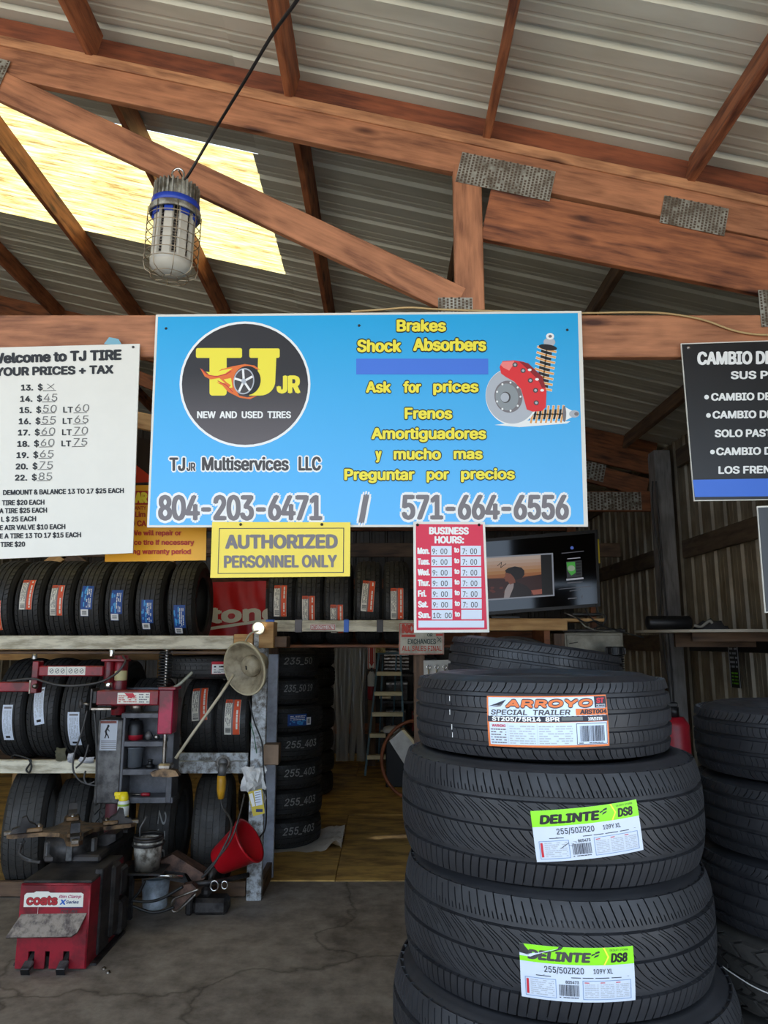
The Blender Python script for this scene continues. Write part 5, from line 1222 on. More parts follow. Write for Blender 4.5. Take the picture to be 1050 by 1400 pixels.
k = len(star); vs = [TC+Vector((x, y, .545)) for x, y in star]+[TC+Vector((x, y, .525)) for x, y in star]+[TC+Vector((0, 0, .545)), TC+Vector((0, 0, .525))]
fs = [(i, (i+1) % k, 2*k) for i in range(k)]+[((i+1) % k+k, i+k, 2*k+1) for i in range(k)]+[(i, i+k, (i+1) % k+k, (i+1) % k) for i in range(k)]
mb.add(vs, fs, M_BRASSY); obj('clamp_table', mb, t)
for k in range(4):
    a = k*PI/2+.42; MK = Matrix.Translation(TC+Vector((0, 0, .546))) @ Matrix.Rotation(a, 4, 'Z'); mb = MB()
    mb.prism([(.17, 0), (.31, 0), (.30, .02), (.265, .03), (.255, .075), (.235, .08), (.22, .05), (.19, .035)], .045, M_GREASE, MK @ Matrix.Translation((0, -.022, 0))); mb.box((.15, -.035, 0), (.23, .035, .022), M_BRASSY, MK, ch=.004); mb.box((.30, -.018, -.008), (.34, .018, .012), M_STEEL, MK, ch=.003)
    mb.lathe([(0, .035), (.010, .034), (.012, .02)], M_STEEL, 10, MK @ Matrix.Translation((.17, 0, 0))); obj('clamp_jaw', mb, t)
for k in (0, 1):
    mb = MB(); mb.tube(smooth_path([TC+Vector((-.22, -.12+.03*k, .50)), TC+Vector((-.235, -.10, .44)), TC+Vector((-.20+.02*k, -.08, .40)), TC+Vector((-.12, -.1, .395))]), .008, M_HOSE, 8); obj('hose', mb, t)
# tool tower
YT = 4.5
mb = MB(); bxpx(mb, 131, 984, 165, 1099, YT, .16, M_GREY, .006); obj('column', mb, t)
a = P(150, 1100, YT); mb = MB(); mb.lathe([(.05, .42), (.05, a.z+.01)], mat('dull_red_column', srgb(110, 50, 56), .5, dirt=srgb(70, 44, 46)), 24, Matrix.Translation((a.x, YT+.08, 0))); obj('lower_column', mb, t)
mb = MB(); bxpx(mb, 137, 985, 160, 1026, YT-.002, .002, INK['lgrey'], .0005); wl_ = obj('warning_plate', mb, t, label='pale warning plate with a bending figure pictogram')
pr = Print(on_plane(YT-.003)); pr.rect(137.5, 985.5, 159.5, 989, INK['brown'], 1); pr.ell(148.2, 992.5, 1.6, 1.9, K, 1, 14); pr.line([(147.6, 994), (144.5, 1000), (145.5, 1004)], 2.6, K, 1); pr.line([(145.5, 1003), (143.5, 1009)], 1.6, K, 1); pr.line([(145.5, 1003), (148, 1006.5), (148.5, 1009)], 1.5, K, 1); pr.line([(147, 996), (149.5, 999.5)], 1.2, K, 1)
for k in range(5): pr.line([(138.5, 1013+2.6*k), (158.5, 1013+2.6*k)], 1, INK['grey'], 1)
pr.done('print', wl_)
# tool tray
M_TRAY = mat('dark_grey_tray', srgb(92, 92, 96), .5, .2, dirt=srgb(62, 62, 66), scale=8)
t3 = obj('tool_tray', (lambda m_: (bxpx(m_, 165, 940, 237, 1098, YT+.14, .006, M_TRAY, 0), m_)[1])(MB()), t)
for nm, q in (('tray_side', (165, 980, 168.5, 1098)), ('tray_side', (229, 955, 237, 1098)), ('tray_shelf', (166, 975, 236, 982)), ('tray_shelf', (166, 1013.5, 236, 1021)), ('tray_shelf', (166, 1051.5, 236, 1060)), ('tray_shelf', (166, 1090, 236, 1098.5))):
    mb = MB(); bxpx(mb, *q, YT+(.003 if nm == 'tray_shelf' else 0), .135, M_TRAY, .003); obj(nm, mb, t3)
# masts
M_MAST = M_REDARM
def vcyl(px0, px1, y0, y1, Y, m, name, par, n=24):
    a = P((px0+px1)/2, y0, Y); b = P((px0+px1)/2, y1, Y); r = (P(px1, y1, Y).x-P(px0, y1, Y).x)/2; mb = MB()
    mb.lathe([(0, a.z), (r*.92, a.z), (r, a.z-.005), (r, b.z+.004), (r*.95, b.z), (0, b.z)], m, n, Matrix.Translation(((a.x+b.x)/2, Y+r, 0))); return obj(name, mb, par)
vcyl(151, 170, 896, 978, YT+.02, M_MAST, 'mast', t); vcyl(140, 153, 903, 934, YT, M_MAST, 'hinge_tube', t); vcyl(141, 152, 933, 940, YT, M_CHROME, 'hinge_ring', t); vcyl(148, 155, 888, 898, YT, M_CHROME, 'mast_bolt', t); vcyl(153.5, 170.5, 917, 930.5, YT+.013, mat('cream_band', srgb(206, 194, 140), .5, var=.1), 'mast_label', t)
mb = MB(); bxpx(mb, 138, 901, 170, 904.5, YT-.02, .12, M_MAST, .003); obj('mast_cap', mb, t)
mb = MB(); bxpx(mb, 46, 910.5, 141, 924.5, YT, .05, M_RED, .006); arm = obj('upper_arm', mb, t)
mb = MB(); bxpx(mb, 65.5, 911.5, 116.5, 923, YT-.002, .002, INK['cream'], .0003); ap = obj('rating_plate', mb, arm)
pr = Print(on_plane(YT-.003)); pr.line([(91, 911.5), (91, 923)], .6, INK['dgrey'], 1)
for i in range(6):
    x = 67.5+(i % 3)*7.6+(i//3)*26; pr.ell(x+3, 917.3, 2.9, 3.4, INK['grey'], 1, 16); pr.ell(x+3, 917.3, 2.1, 2.5, INK['cream'], 1.4, 16); pr.line([(x+1.5, 918.6), (x+4.5, 915.8)], .9, INK['dgrey'], 2)
pr.done('print', ap)
mb = MB(); bxpx(mb, 42.5, 904, 51.5, 948, YT-.01, .07, M_MAST, .004); mb.box((P(42, 926, YT).x, YT-.012, P(42, 930, YT).z), (P(44, 926, YT).x, YT+.05, P(42, 948, YT).z), M_STEEL); obj('joint_plate', mb, t)
mb = MB(); bxpx(mb, -60, 932.5, 43, 946, YT, .05, M_RED, .006); obj('helper_arm', mb, t)
for px, py in ((49.5, 938), (47, 901)):
    mb = MB(); mb.lathe([(0, .03), (.012, .03), (.016, .015), (.016, 0)], M_STEEL, 12, Matrix.Translation(P(px, py, YT-.012)) @ Matrix.Rotation(PI/2 if py > 920 else 0, 4, 'X')); obj('bolt', mb, t)
mb = MB(); bxpx(mb, 131, 944, 217, 964.5, YT-.09, .09, M_RED, .006); arm = obj('lower_arm', mb, t)
mb = MB(); bxpx(mb, 160.5, 947, 204.5, 962, YT-.0925, .003, INK['cream'], .0003); ap = obj('rating_plate', mb, arm, label='worn white plate, its red print scraped off')
pr = Print(on_plane(YT-.0935)); greek(pr, 162, 961, 187, 950, 4, INK['rust'], 1, seed=3); greek(pr, 190, 961.5, 203.5, 948, 4, INK['grey'], 1, seed=4); pr.poly([(170, 947.5), (182, 947.5), (185, 953), (176, 954)], INK['red'], 1.5); pr.done('print', ap)
mb = MB(); bxpx(mb, 123, 942, 125.5, 971, YT-.10, .10, M_GREASE, .001); bxpx(mb, 123, 968, 152, 971, YT-.10, .10, M_STEEL, .001); bxpx(mb, 126, 945, 132, 962, YT-.09, .08, M_BLACK, .003); obj('bracket', mb, t)
mb = MB(); a = P(122, 963, YT-.05); mb.tube([P(112, 962, YT-.05), a], .008, M_STEEL, 8); mb.tube([P(110.5, 957, YT-.05), P(110.5, 968, YT-.05)], .012, M_GREASE, 10); obj('clamp_screw', mb, t)
M_CRIM = mat('crimson_head', srgb(176, 24, 66), .35, dirt=srgb(110, 20, 36), scale=6)
mb = MB(); bxpx(mb, 216, 943, 236, 1004, YT-.12, .11, M_CRIM, .006); bxpx(mb, 216, 939.5, 240, 943.5, YT-.13, .13, M_CRIM, .003); obj('head_block', mb, t)
vcyl(224, 229, 888, 941, YT-.09, M_STEEL, 'head_shaft', t); vcyl(221.5, 227, 1003, 1046, YT-.09, M_STEEL, 'head_shaft', t)
a = P(226.5, 891, YT-.08); b = P(226.5, 939, YT-.08); mb = MB()
mb.tube([Vector((a.x+.036*math.cos(q), YT-.075+.036*math.sin(q), a.z+(b.z-a.z)*q/(2*PI*12))) for q in [i*2*PI/14 for i in range(14*12+1)]], .0045, M_BLACK, 6); mb.lathe([(0, .004), (.03, .004), (.034, -.004), (0, -.006)], M_BLACK, 20, Matrix.Translation((a.x, YT-.075, a.z))); obj('coil_spring', mb, t)
mb = MB(); a = P(226, 1052, YT-.09); mb.box((a.x-.04, YT-.12, a.z-.0), (a.x+.04, YT-.05, a.z+.035), M_STEEL, ch=.01); mb.prism([(-.075, -.01), (.0, .012), (.07, .0), (.09, -.03), (.03, -.036), (-.06, -.032)], .05, M_BRASSY, Matrix.Translation((a.x, YT-.13, a.z))); obj('mount_head', mb, t)
mb = MB(); mb.tube(smooth_path([P(168, 897, YT+.03), P(171, 905, YT-.02), P(160, 920, YT-.04), P(138, 932, YT-.04), P(110, 937, YT-.04), P(82, 937, YT-.04), P(60, 932, YT-.04), P(44, 928, YT-.04), P(10, 931, YT-.02)]), .0065, M_HOSE, 8); obj('air_line', mb, t)
mb = MB(); mb.tube(smooth_path([P(236, 941, YT-.07), P(246, 935, YT-.06), P(256, 926, YT-.05), P(263, 919, YT-.04)]), .009, mat('cloudy_hose', srgb(150, 150, 132), .3, var=.2, bmp=0), 8); obj('drain_tube', mb, t)
for pts in ([(119, 972), (112, 1000), (102, 1030), (100, 1052), (108, 1066), (120, 1072), (131, 1074)], [(121, 1018), (115, 1038), (104, 1050)], [(117, 1054), (115, 1064), (120, 1072), (130, 1068)], [(129, 974), (131, 1000), (132, 1040), (131, 1100)]):
    mb = MB(); mb.tube(smooth_path([P(x, y, YT-.04) for x, y in pts]), .0055, M_HOSE, 6); obj('hose', mb, t)
# bead breaker
M_RUST = mat('rusty_brown_steel', srgb(116, 88, 74), .55, .5, dirt=srgb(60, 48, 44), scale=12)
def shape(name, pts, Y, D, m, par): 
    mb = MB(); a = [P(x, y, Y) for x, y in pts]; b = [p+Vector((0, D, 0)) for p in a]; k = len(a)
    mb.add(a+b, [tuple(range(k)), tuple(range(2*k-1, k-1, -1))]+[(i, i+k, (i+1) % k+k, (i+1) % k) for i in range(k)], m); return obj(name, mb, par)
shape('breaker_arm', [(160, 1184), (214, 1180), (236, 1168), (278, 1194), (280, 1202), (264, 1206), (255, 1194), (226, 1190), (190, 1194), (160, 1196)], 4.50, .10, M_RUST, t)
shape('breaker_link', [(222, 1190), (252, 1194), (258, 1208), (236, 1205), (222, 1200)], 4.49, .05, M_GREASE, t)
mb = MB(); mb.tube([P(184, 1199, 4.44), P(222, 1197, 4.44), P(250, 1199, 4.46)], .010, M_CHROME, 10); obj('breaker_rod', mb, t)
shape('breaker_blade', [(252, 1210), (262, 1208), (270, 1216), (240, 1246), (236, 1240), (240, 1230)], 4.40, .05, M_RUST, t)
mb = MB(); mb.tube(smooth_path([P(271, 1216, 4.38), P(255, 1222, 4.38), P(238, 1229, 4.38), P(234, 1238, 4.38), P(237, 1246, 4.38), P(246, 1243, 4.38), P(268, 1222, 4.38)]), .006, M_STEEL, 8, closed=False); obj('blade_edge', mb, t)
mb = MB(); mb.tube([P(252, 1210, 4.45), P(300, 1205, 4.5), P(340, 1196, 4.6)], .014, M_GREASE, 10); obj('breaker_bar', mb, t)
for px, py, r_ in ((293, 1211, .022), (307, 1210, .017)):
    mb = MB(); c = P(px, py, 4.44); mb.tube([c+Vector((r_*math.cos(a), 0, r_*1.2*math.sin(a))) for a in [i*2*PI/16 for i in range(16)]], .005, M_CHROME, 6, closed=True); obj('shackle', mb, t)
mb = MB(); a = P(228, 1204, 4.55); mb.box((a.x-.32, 4.44, 0), (a.x-.28, 4.62, a.z+.1), M_GREASE, ch=.01); obj('arm_bracket', mb, t); mb = MB(); mb.box((a.x+.12, 4.52, 0), (a.x+.16, 4.60, a.z), M_GREASE, ch=.01); obj('arm_bracket', mb, t)
for pts in ([(180, 1231), (200, 1233), (222, 1228), (250, 1212)], [(180, 1238), (205, 1247), (222, 1246), (238, 1240)], [(198, 1204), (190, 1220), (178, 1233)]):
    mb = MB(); mb.tube(smooth_path([P(x, y, 4.30) for x, y in pts]), .008, M_CABLE, 8); obj('hose', mb, t)

# things lying on and around the machine
M_SPRAYY = mat('yellow_cap', srgb(238, 212, 30), .35, var=.05, bmp=0)
t = thing('spray_can', P(167, 1131, 4.465), 'white spray can with yellow trigger cap standing behind the clamp table', 'can')
c = P(167, 1131, 4.465); mb = MB(); h = P(167, 1094, 4.465).z-c.z
mb.lathe([(0, 0), (.031, 0), (.032, .004), (.032, h*.94), (.026, h), (0, h)], mat('white_can_body', srgb(222, 222, 214), .3, var=.04, bmp=0), 24, Matrix.Translation(c)); ob = obj('can', mb, t)
mb = MB(); mb.lathe([(.0325, .004), (.0325, .035)], INK['dgrey'], 24, Matrix.Translation(c)); mb.lathe([(.0323, .037), (.0323, .065)], INK['yellow'], 24, Matrix.Translation(c)); mb.lathe([(.0323, h*.80), (.0323, h*.88)], flat('ink_can_green', srgb(150, 176, 60)), 24, Matrix.Translation(c)); obj('printed_band', mb, t)
mb = MB(); mb.lathe([(.027, h), (.028, h+.012), (.022, h+.04), (0, h+.045)], M_SPRAYY, 20, Matrix.Translation(c)); mb.box((c.x-.055, c.y-.010, c.z+h+.022), (c.x+.02, c.y+.010, c.z+h+.045), M_SPRAYY, ch=.004); mb.box((c.x-.05, c.y-.008, c.z+h+.006), (c.x-.02, c.y+.008, c.z+h+.024), M_SPRAYY, ch=.003); obj('trigger_cap', mb, t)
mb = MB(); mb.box((c.x-.05, c.y-.05, c.z-.02), (c.x+.05, c.y+.05, c.z-.001), M_GREASE, ch=.003); mb.box((c.x-.05, c.y-.02, .46), (c.x-.02, c.y+.03, c.z-.02), M_GREASE); obj('can_stand', mb, bpy.data.objects['tire_changer'])
M_DIRTYW = mat('grease_spattered_white', srgb(196, 190, 178), .5, dirt=srgb(90, 80, 68), scale=16)
t = thing('lube_bucket', P(201, 1188, 4.385), 'grease spattered white bucket with a brush, set on the machine arm', 'bucket')
c = P(201, 1188, 4.385); rt_ = .080; hh = P(199, 1146, 4.385).z-c.z
mb = MB(); mb.lathe([(0, .006), (rt_*.82, .006), (rt_*.84, 0), (rt_*.97, hh*.8), (rt_, hh), (rt_*.96, hh), (rt_*.92, hh*.7), (rt_*.8, .012), (0, .012)], M_DIRTYW, 36, Matrix.Translation(c)); obj('pail', mb, t)
mb = MB()
for z_, r_ in ((hh, 1.06), (hh-.025, 1.14), (hh+.015, 1.02)): mb.lathe([(rt_*r_*.97, z_-.008), (rt_*r_, z_), (rt_*r_*.97, z_+.008), (rt_*.93, z_)], M_GREASE, 36, Matrix.Translation(c), close=True)
mb.lathe([(0, hh-.02), (rt_*.92, hh-.02)], M_GREASE, 30, Matrix.Translation(c)); obj('rim', mb, t)
mb = MB(); mb.tube([c+Vector((-.05, 0, hh-.01)), c+Vector((-.045, -.02, hh+.06)), c+Vector((-.01, -.02, hh+.12))], .006, M_GREY, 8); obj('brush_handle', mb, t)
mb = MB(); mb.box((c.x-.12, c.y-.08, c.z-.014), (c.x+.10, c.y+.105, c.z-.0015), M_GREASE, ch=.003); mb.box((c.x-.12, c.y+.075, 0), (c.x-.10, c.y+.105, c.z-.014), M_GREASE); obj('bucket_plate', mb, bpy.data.objects['tire_changer'])
t = thing('floor_bucket', FL(204, 1246), 'pale blue-white bucket on the floor under the machine arm', 'bucket')
c = FL(206, 1246)+Vector((0, .075, 0)); hh = .165
mb = MB(); mb.lathe([(0, .0), (.068, 0), (.07, .01), (.082, hh), (.077, hh), (.066, .012), (0, .012)], mat('bluish_white_pail', srgb(186, 196, 206), .4, dirt=srgb(140, 146, 150), scale=12), 32, Matrix.Translation(c)); obj('pail', mb, t)
mb = MB(); mb.lathe([(.0785, hh-.03), (.0785, hh-.001)], flat('blue_lining', srgb(96, 128, 170)), 32, Matrix.Translation(c)); mb.lathe([(0, hh-.03), (.075, hh-.03)], flat('blue_lining', srgb(96, 128, 170)), 32, Matrix.Translation(c)); obj('liner', mb, t)
t = thing('red_bucket', P(320, 1190, 4.55), 'red plastic bucket tipped on its side by the rack post', 'bucket')
c = P(325, 1160, 4.58); n = Vector((.80, -.16, .55)).normalized(); DM = Matrix.Translation(c) @ n.to_track_quat('Z', 'Y').to_matrix().to_4x4()
mb = MB(); MRP = mat('red_plastic', srgb(186, 18, 30), .35, var=.12, bmp=0); mb.lathe([(0, -.14), (.075, -.14), (.08, -.13), (.125, .075), (.135, .078), (.135, .088), (.118, .088), (.072, -.125), (0, -.125)], MRP, 36, DM); obj('pail', mb, t)
mb = MB(); mb.box((-1.10, 4.52, 0), (-.90, 4.64, .09), M_GREASE, ch=.02); mb.box((-1.06, 4.54, .09), (-1.0, 4.62, .15), M_GREASE, ch=.02); mb.tube([(-1.03, 4.56, .15), (-.99, 4.58, .24)], .02, M_GREASE, 8)
tag(obj('jack_block', mb, loc=(-1.05, 4.58, 0)), 'greasy dark jack body lying below the red bucket', 'jack')
# small things in the tray
def onp(px, py, Y): return P(px, py, Y)
t = thing('red_black_tin', P(182, 1013, YT+.05), 'red and black tin in the upper compartment of the machine tray', 'tin')
c = P(185, 1013.5, YT+.066); c.z = P(183, 1013.5, YT).z+.001; mb = MB(); mb.lathe([(0, 0), (.043, 0), (.045, .03)], M_RED, 24, Matrix.Translation(c)); mb.lathe([(.045, .03), (.045, .083), (.040, .090), (.036, .11), (0, .112)], M_BLACK, 24, Matrix.Translation(c)); obj('tin', mb, t)
mb = MB(); mb.lathe([(0, .128), (.014, .126), (.018, .112)], M_CHROME, 14, Matrix.Translation(c)); obj('knob', mb, t)
for px, r_, lab in ((203, .024, 'dark round fitting beside the red and black tin'), (214, .017, 'small steel nut ball next to the dark round fitting')):
    c = P(px, 1013.5, YT+.05); c.z = P(px, 1013.5, YT).z+.001; mb = MB(); mb.lathe([(0, 0), (r_*.7, .004), (r_, r_), (r_*.7, r_*1.7), (r_*.4, r_*1.9), (r_*.4, r_*2.1), (0, r_*2.1)], M_GREY if r_ > .02 else M_STEEL, 16, Matrix.Translation(c)); tag(obj('fitting', mb, loc=c), lab, 'fitting')
c = P(184, 1051.5, YT+.06); c.z = P(180, 1051.5, YT).z+.001; mb = MB(); mb.lathe([(0, .003), (.043, .003), (.046, .11), (.049, .112), (.049, .118), (.044, .118), (.040, .008), (0, .008)], mat('smoky_jar', srgb(96, 100, 106), .12, var=.15, bmp=0), 28, Matrix.Translation(c)); tag(obj('jar', mb, loc=c), 'smoky grey plastic cup in the middle compartment of the tray', 'cup')
c = P(205, 1051.5, YT+.05); c.z = P(205, 1051.5, YT).z+.001; mb = MB(); mb.lathe([(0, 0), (.028, 0), (.028, .016), (.014, .02), (.014, .04), (.02, .044), (0, .05)], M_BLACK, 16, Matrix.Translation(c)); tag(obj('valve_cap', mb, loc=c), 'small black cap beside the smoky cup in the tray', 'cap')
mb = MB(); mb.tube([P(179, 1086, YT+.03), P(194, 1086.2, YT+.03)], .005, M_STEEL, 8); mb.tube([P(193, 1086, YT+.03), P(196, 1086, YT+.03), P(205, 1086, YT+.03)], [.008, .011, .010], M_RED, 10); tag(obj('screwdriver', mb, loc=P(192, 1089, YT+.03)), 'red-handled screwdriver in the lowest tray compartment', 'screwdriver')
c = P(187, 975, YT+.07); c.z = P(179, 975, YT).z+.001; mb = MB(); mb.lathe([(0, 0), (.034, 0), (.048, .055), (.044, .055), (.031, .005), (0, .005)], M_STEEL, 24, Matrix.Translation(c)); tag(obj('metal_cup', mb, loc=c), 'steel cup standing on top of the machine tray', 'cup')
mb = MB(); rnd = random.Random(5); rg = []
for (px, py, w_, h_, m, lab, nm) in ((84, 1031, 16, 20, mat('olive_glove', srgb(96, 92, 70), .8), 'olive glove draped on the lower shelf board', 'glove'), (97, 1036, 9, 14, mat('white_rag', srgb(196, 196, 200), .7), 'small white rag beside the olive glove on the shelf board', 'rag'), (119, 1039, 22, 9, mat('white_rag', srgb(196, 196, 200), .7), 'white crumpled cloth on the shelf board by the machine tower', 'cloth')):
    mb = MB(); vs = []
    for i in range(8):
        for j in range(8):
            u, v = i/7*2-1, j/7*2-1; k = max(0, 1-(u*u*.6+v*v*.6)); q = P(px+u*w_/2*(1-.2*rnd.random()), py+v*h_/2*(1-.2*rnd.random()), 4.774); vs.append(q+Vector((0, -.045*k*rnd.uniform(.4, 1), 0)))
    mb.add(vs, [(i*8+j, (i+1)*8+j, (i+1)*8+j+1, i*8+j+1) for i in range(7) for j in range(7)], m, True); tag(obj(nm, mb, loc=P(px, py, 4.8)), lab, nm)
mb = MB(); mb.tube(smooth_path([P(16, 1036, 4.77), P(20, 1032, 4.76), P(38, 1037, 4.76), P(42, 1042, 4.755), P(36, 1052, 4.755), P(40, 1056, 4.755), P(43, 1048, 4.755), P(40, 1038, 4.76)]), .006, M_CABLE, 6); tag(obj('tied_cord', mb, loc=P(38, 1042, 4.76)), 'black cord knotted over the lower shelf board', 'cord')
for x, y in ((148, 1330), (142, 1325)):
    c = FL(x, y); mb = MB(); mb.lathe([(0, .012), (.008, .01), (.012, .002), (.012, 0)], M_STEEL, 8, Matrix.Translation(c)); tag(obj('loose_nut', mb, loc=c), 'loose steel nut on the floor right of the red machine, %s one' % ('nearer' if x == 148 else 'farther'), 'nut')

# ================================================================== TELEVISION
YTV = 5.15
t = thing('television', P(700, 838, YTV), 'large black television on the shelf, showing a sunset portrait picture', 'television')
TVQ = [(596, 742), (816.5, 724), (821, 829), (600, 846)]
panel('casing', TVQ, YTV, .05, M_BLACK, t)
panel('screen', [(600, 746), (813, 729), (817, 825), (603, 841)], YTV-.003, .004, M_GLASSY, t)
SC = lambda n_, c_, e=.8: flat('screen_'+n_, srgb(*[v*.6 for v in c_]), .4, e)
pr = Print(on_plane(YTV-.0035, .0004))
def quad(u0, v0, u1, v1, m, L):
    """fractions of the picture area"""
    A, B, Cc, D = (605, 767), (754, 758), (756, 813), (607, 823)
    f = lambda u, v: ((A[0]*(1-u)+B[0]*u)*(1-v)+(D[0]*(1-u)+Cc[0]*u)*v, (A[1]*(1-u)+B[1]*u)*(1-v)+(D[1]*(1-u)+Cc[1]*u)*v)
    pr.poly([f(u0, v0), f(u1, v0), f(u1, v1), f(u0, v1)], m, L); return f
f = quad(-.012, -.035, 1.014, 1.035, SC('edge', (170, 176, 190), .9), 1); quad(0, 0, 1, 1, SC('dark', (14, 12, 14), .5), 1.5)
bands = [(236, 214, 200), (232, 200, 180), (226, 184, 158), (222, 170, 130), (214, 152, 96), (196, 122, 70), (132, 70, 48), (84, 38, 32), (62, 24, 24), (48, 18, 20), (34, 14, 16), (26, 12, 14)]
for i, c_ in enumerate(bands): quad(.02, i/12, .90, (i+1)/12, SC('sky%d' % i, c_), 2)
def fp(pts, m, L): pr.poly([f(u, v) for u, v in pts], m, L)
fp([(.02, .22), (.10, .18), (.22, .30), (.30, .44), (.42, .50), (.52, .52), (.66, .56), (.80, .50), (.90, .48), (.90, 1), (.02, 1)], SC('hill', (58, 24, 24)), 3)
for i in range(14): rnd = random.Random(i); u = .1+.75*rnd.random(); v = .6+.35*rnd.random(); fp([(u+.02*math.cos(a), v+.03*math.sin(a)) for a in [k*PI/3 for k in range(6)]], SC('glow', (110, 44, 36)), 3.3)
fp([(.60, .62), (.57, .74), (.55, .98), (.55, 1), (.80, 1), (.80, .86), (.76, .74), (.70, .66), (.66, .60)], SC('jacket', (28, 18, 22)), 4)
fp([(.585, .70), (.60, .66), (.645, .66), (.64, .76), (.60, 1), (.55, 1), (.56, .82)], SC('shirt', (190, 176, 176)), 4.5)
fp([(.655, .50), (.66, .64), (.61, .68), (.59, .60), (.57, .60), (.565, .54), (.555, .50), (.57, .46), (.57, .38), (.62, .36)], SC('face', (150, 84, 62)), 5)
fp([(.575, .38), (.57, .32), (.60, .27), (.66, .24), (.72, .28), (.745, .36), (.745, .46), (.72, .54), (.66, .58), (.645, .50), (.62, .42)], SC('hair', (22, 14, 18)), 5.5)
pr.line([f(.50, .20), f(.54, .12), f(.53, .25), f(.58, .16)], .8, SC('hair', (22, 14, 18)), 5.6)
fp([(.80, .86), (.90, .84), (.90, .96), (.82, .97)], SC('skin_light', (196, 110, 90)), 4)
WHs, GRs = SC('white', (220, 224, 236), .8), SC('grey', (120, 122, 132), .6)
pr.ell(782, 749, 2.3, 2.3, SC('blue', (90, 120, 220), 1), 2, 16); pr.line([(768, 756.5), (798, 753.5)], 1.1, GRs, 2)
pr.line([(776, 764), (793, 762.5)], 1, WHs, 2); pr.poly([(774, 768), (795, 766), (796, 788.5), (775, 790)], SC('dim', (70, 74, 80), .5), 2); pr.poly([(774.5, 769), (786, 768), (787, 783), (781, 787), (776, 780)], SC('green', (90, 210, 80), .8), 2.5); pr.ell(781, 777, 5, 4, SC('pale', (196, 220, 190), .7), 2.8, 20)
for y in (769, 773, 777, 781, 785): pr.line([(788, y), (794, y-.5)], 1.6, K if y % 8 else WHs, 2.6)
pr.line([(775, 792.5), (797, 790.5)], 2.4, WHs, 2); pr.line([(776, 797), (796, 795.5)], 1.4, GRs, 2)
pr.line([(764, 805.5), (808, 801.5)], .9, GRs, 2); pr.line([(779, 808), (793, 806.5)], .9, GRs, 2); pr.line([(777, 818.5), (788, 817.5)], 1.6, GRs, 2); pr.line([(796, 814), (796, 818)], .9, GRs, 2)
pr.done('picture', t)
mb = MB(); a = P(730, 838, YTV)
for px in (690, 800): q = P(px, 836 if px > 700 else 840, YTV); mb.box((q.x-.1, YTV-.04, q.z-.03), (q.x+.1, YTV+.16, q.z-.012), M_BLACK, ch=.003)
obj('stand_foot', mb, t)
zb = P(690, 840, YTV).z-.03
tb = thing('television_board', (P(740, 840, YTV).x, YTV, zb), 'thin bare wood board carrying the television above the shelf beam', 'board')
mb = MB(); mb.box((P(655, 840, 5.08).x, 5.08, zb-.022), (P(826, 840, 5.08).x, 5.5, zb), W_PINE, ch=.003); obj('board', mb, tb)
for px in (660, 745):
    q = P(px, 845, 5.1); mb = MB(); mb.box((q.x-.02, 5.055, 1.527), (q.x+.02, 5.45, zb-.022), W_DARK); obj('support', mb, tb)
mb = MB()
for k, pts in enumerate([[(800, 832), (806, 842), (818, 853), (836, 860), (850, 860)], [(772, 838), (790, 846), (800, 856), (822, 863), (846, 862)], [(815, 826), (818, 838), (828, 842), (826, 852), (812, 860)], [(786, 842), (800, 851), (815, 849), (830, 858), (858, 866), (880, 872)]]):
    mb.tube(smooth_path([P(x, y, 5.068-.008*k) for x, y in pts]), .005, M_CABLE if k != 1 else M_GALV, 6)
tag(obj('power_cables', mb, loc=P(810, 850, 5.12)), 'tangle of thin cables hanging right below the television', 'cable')
mb = MB(); a, b = P(807, 737, 5.6), P(817, 770, 5.6); mb.box((a.x, 5.6, b.z), (b.x+.02, 5.61, a.z), flat('ink_yellow_card', srgb(222, 196, 30))); mb.box((a.x-.02, 5.611, P(770, 864, 5.25).z+.021), (a.x+.02, 5.64, a.z), W_DARK)
yc = obj('yellow_card', mb, loc=(a.x, 5.6, b.z)); tag(yc, 'narrow yellow card showing behind the right edge of the television', 'card')

# ================================================================== RIGHT REAR
t = thing('metal_cabinet', (P(812, 925, 5.25).x, 5.25, 0), 'scratched grey-beige metal cabinet below the television', 'cabinet')
M_CAB = mat('beige_grey_enamel', srgb(158, 152, 134), .4, .2, dirt=srgb(116, 110, 94), scale=5)
a, b = P(770, 864, 5.25), P(856, 930, 5.25)
mb = MB(); mb.box((a.x, 5.25, .01), (b.x, 5.75, a.z), M_CAB, ch=.01); obj('body', mb, t)
mb = MB(); mb.box((a.x-.01, 5.23, a.z), (b.x+.01, 5.77, a.z+.02), M_GREASE, ch=.004); obj('top_sheet', mb, t)
mb = MB(); mb.box((a.x+.02, 5.243, .12), (b.x-.02, 5.25, a.z-.02), M_CAB, ch=.003)
for (x0, y0, x1, y1) in ((798, 890, 812, 905), (802, 905, 820, 913), (778, 880, 790, 878)): mb.tube([P(x0, y0, 5.242), P(x1, y1, 5.242)], .0025, M_GREASE, 4)
obj('door', mb, t)
t = thing('ribbed_hose', P(842, 925, 5.0), 'short black ribbed duct standing upright before the beige cabinet', 'duct')
c = P(843, 928, 5.05); h = P(843, 884, 5.05).z-c.z; mb = MB(); prf = [(.035, 0)]
for k in range(9): z = .01+k*(h-.07)/9; prf += [(.040, z), (.056, z+.006), (.056, z+.012), (.040, z+.018)]
prf += [(.045, h-.06), (.062, h-.055), (.062, h-.005), (.055, h), (.045, h), (.045, h-.05)]
mb.lathe(prf, M_BLACK, 28, Matrix.Translation(c), smooth=False); obj('duct', mb, t)
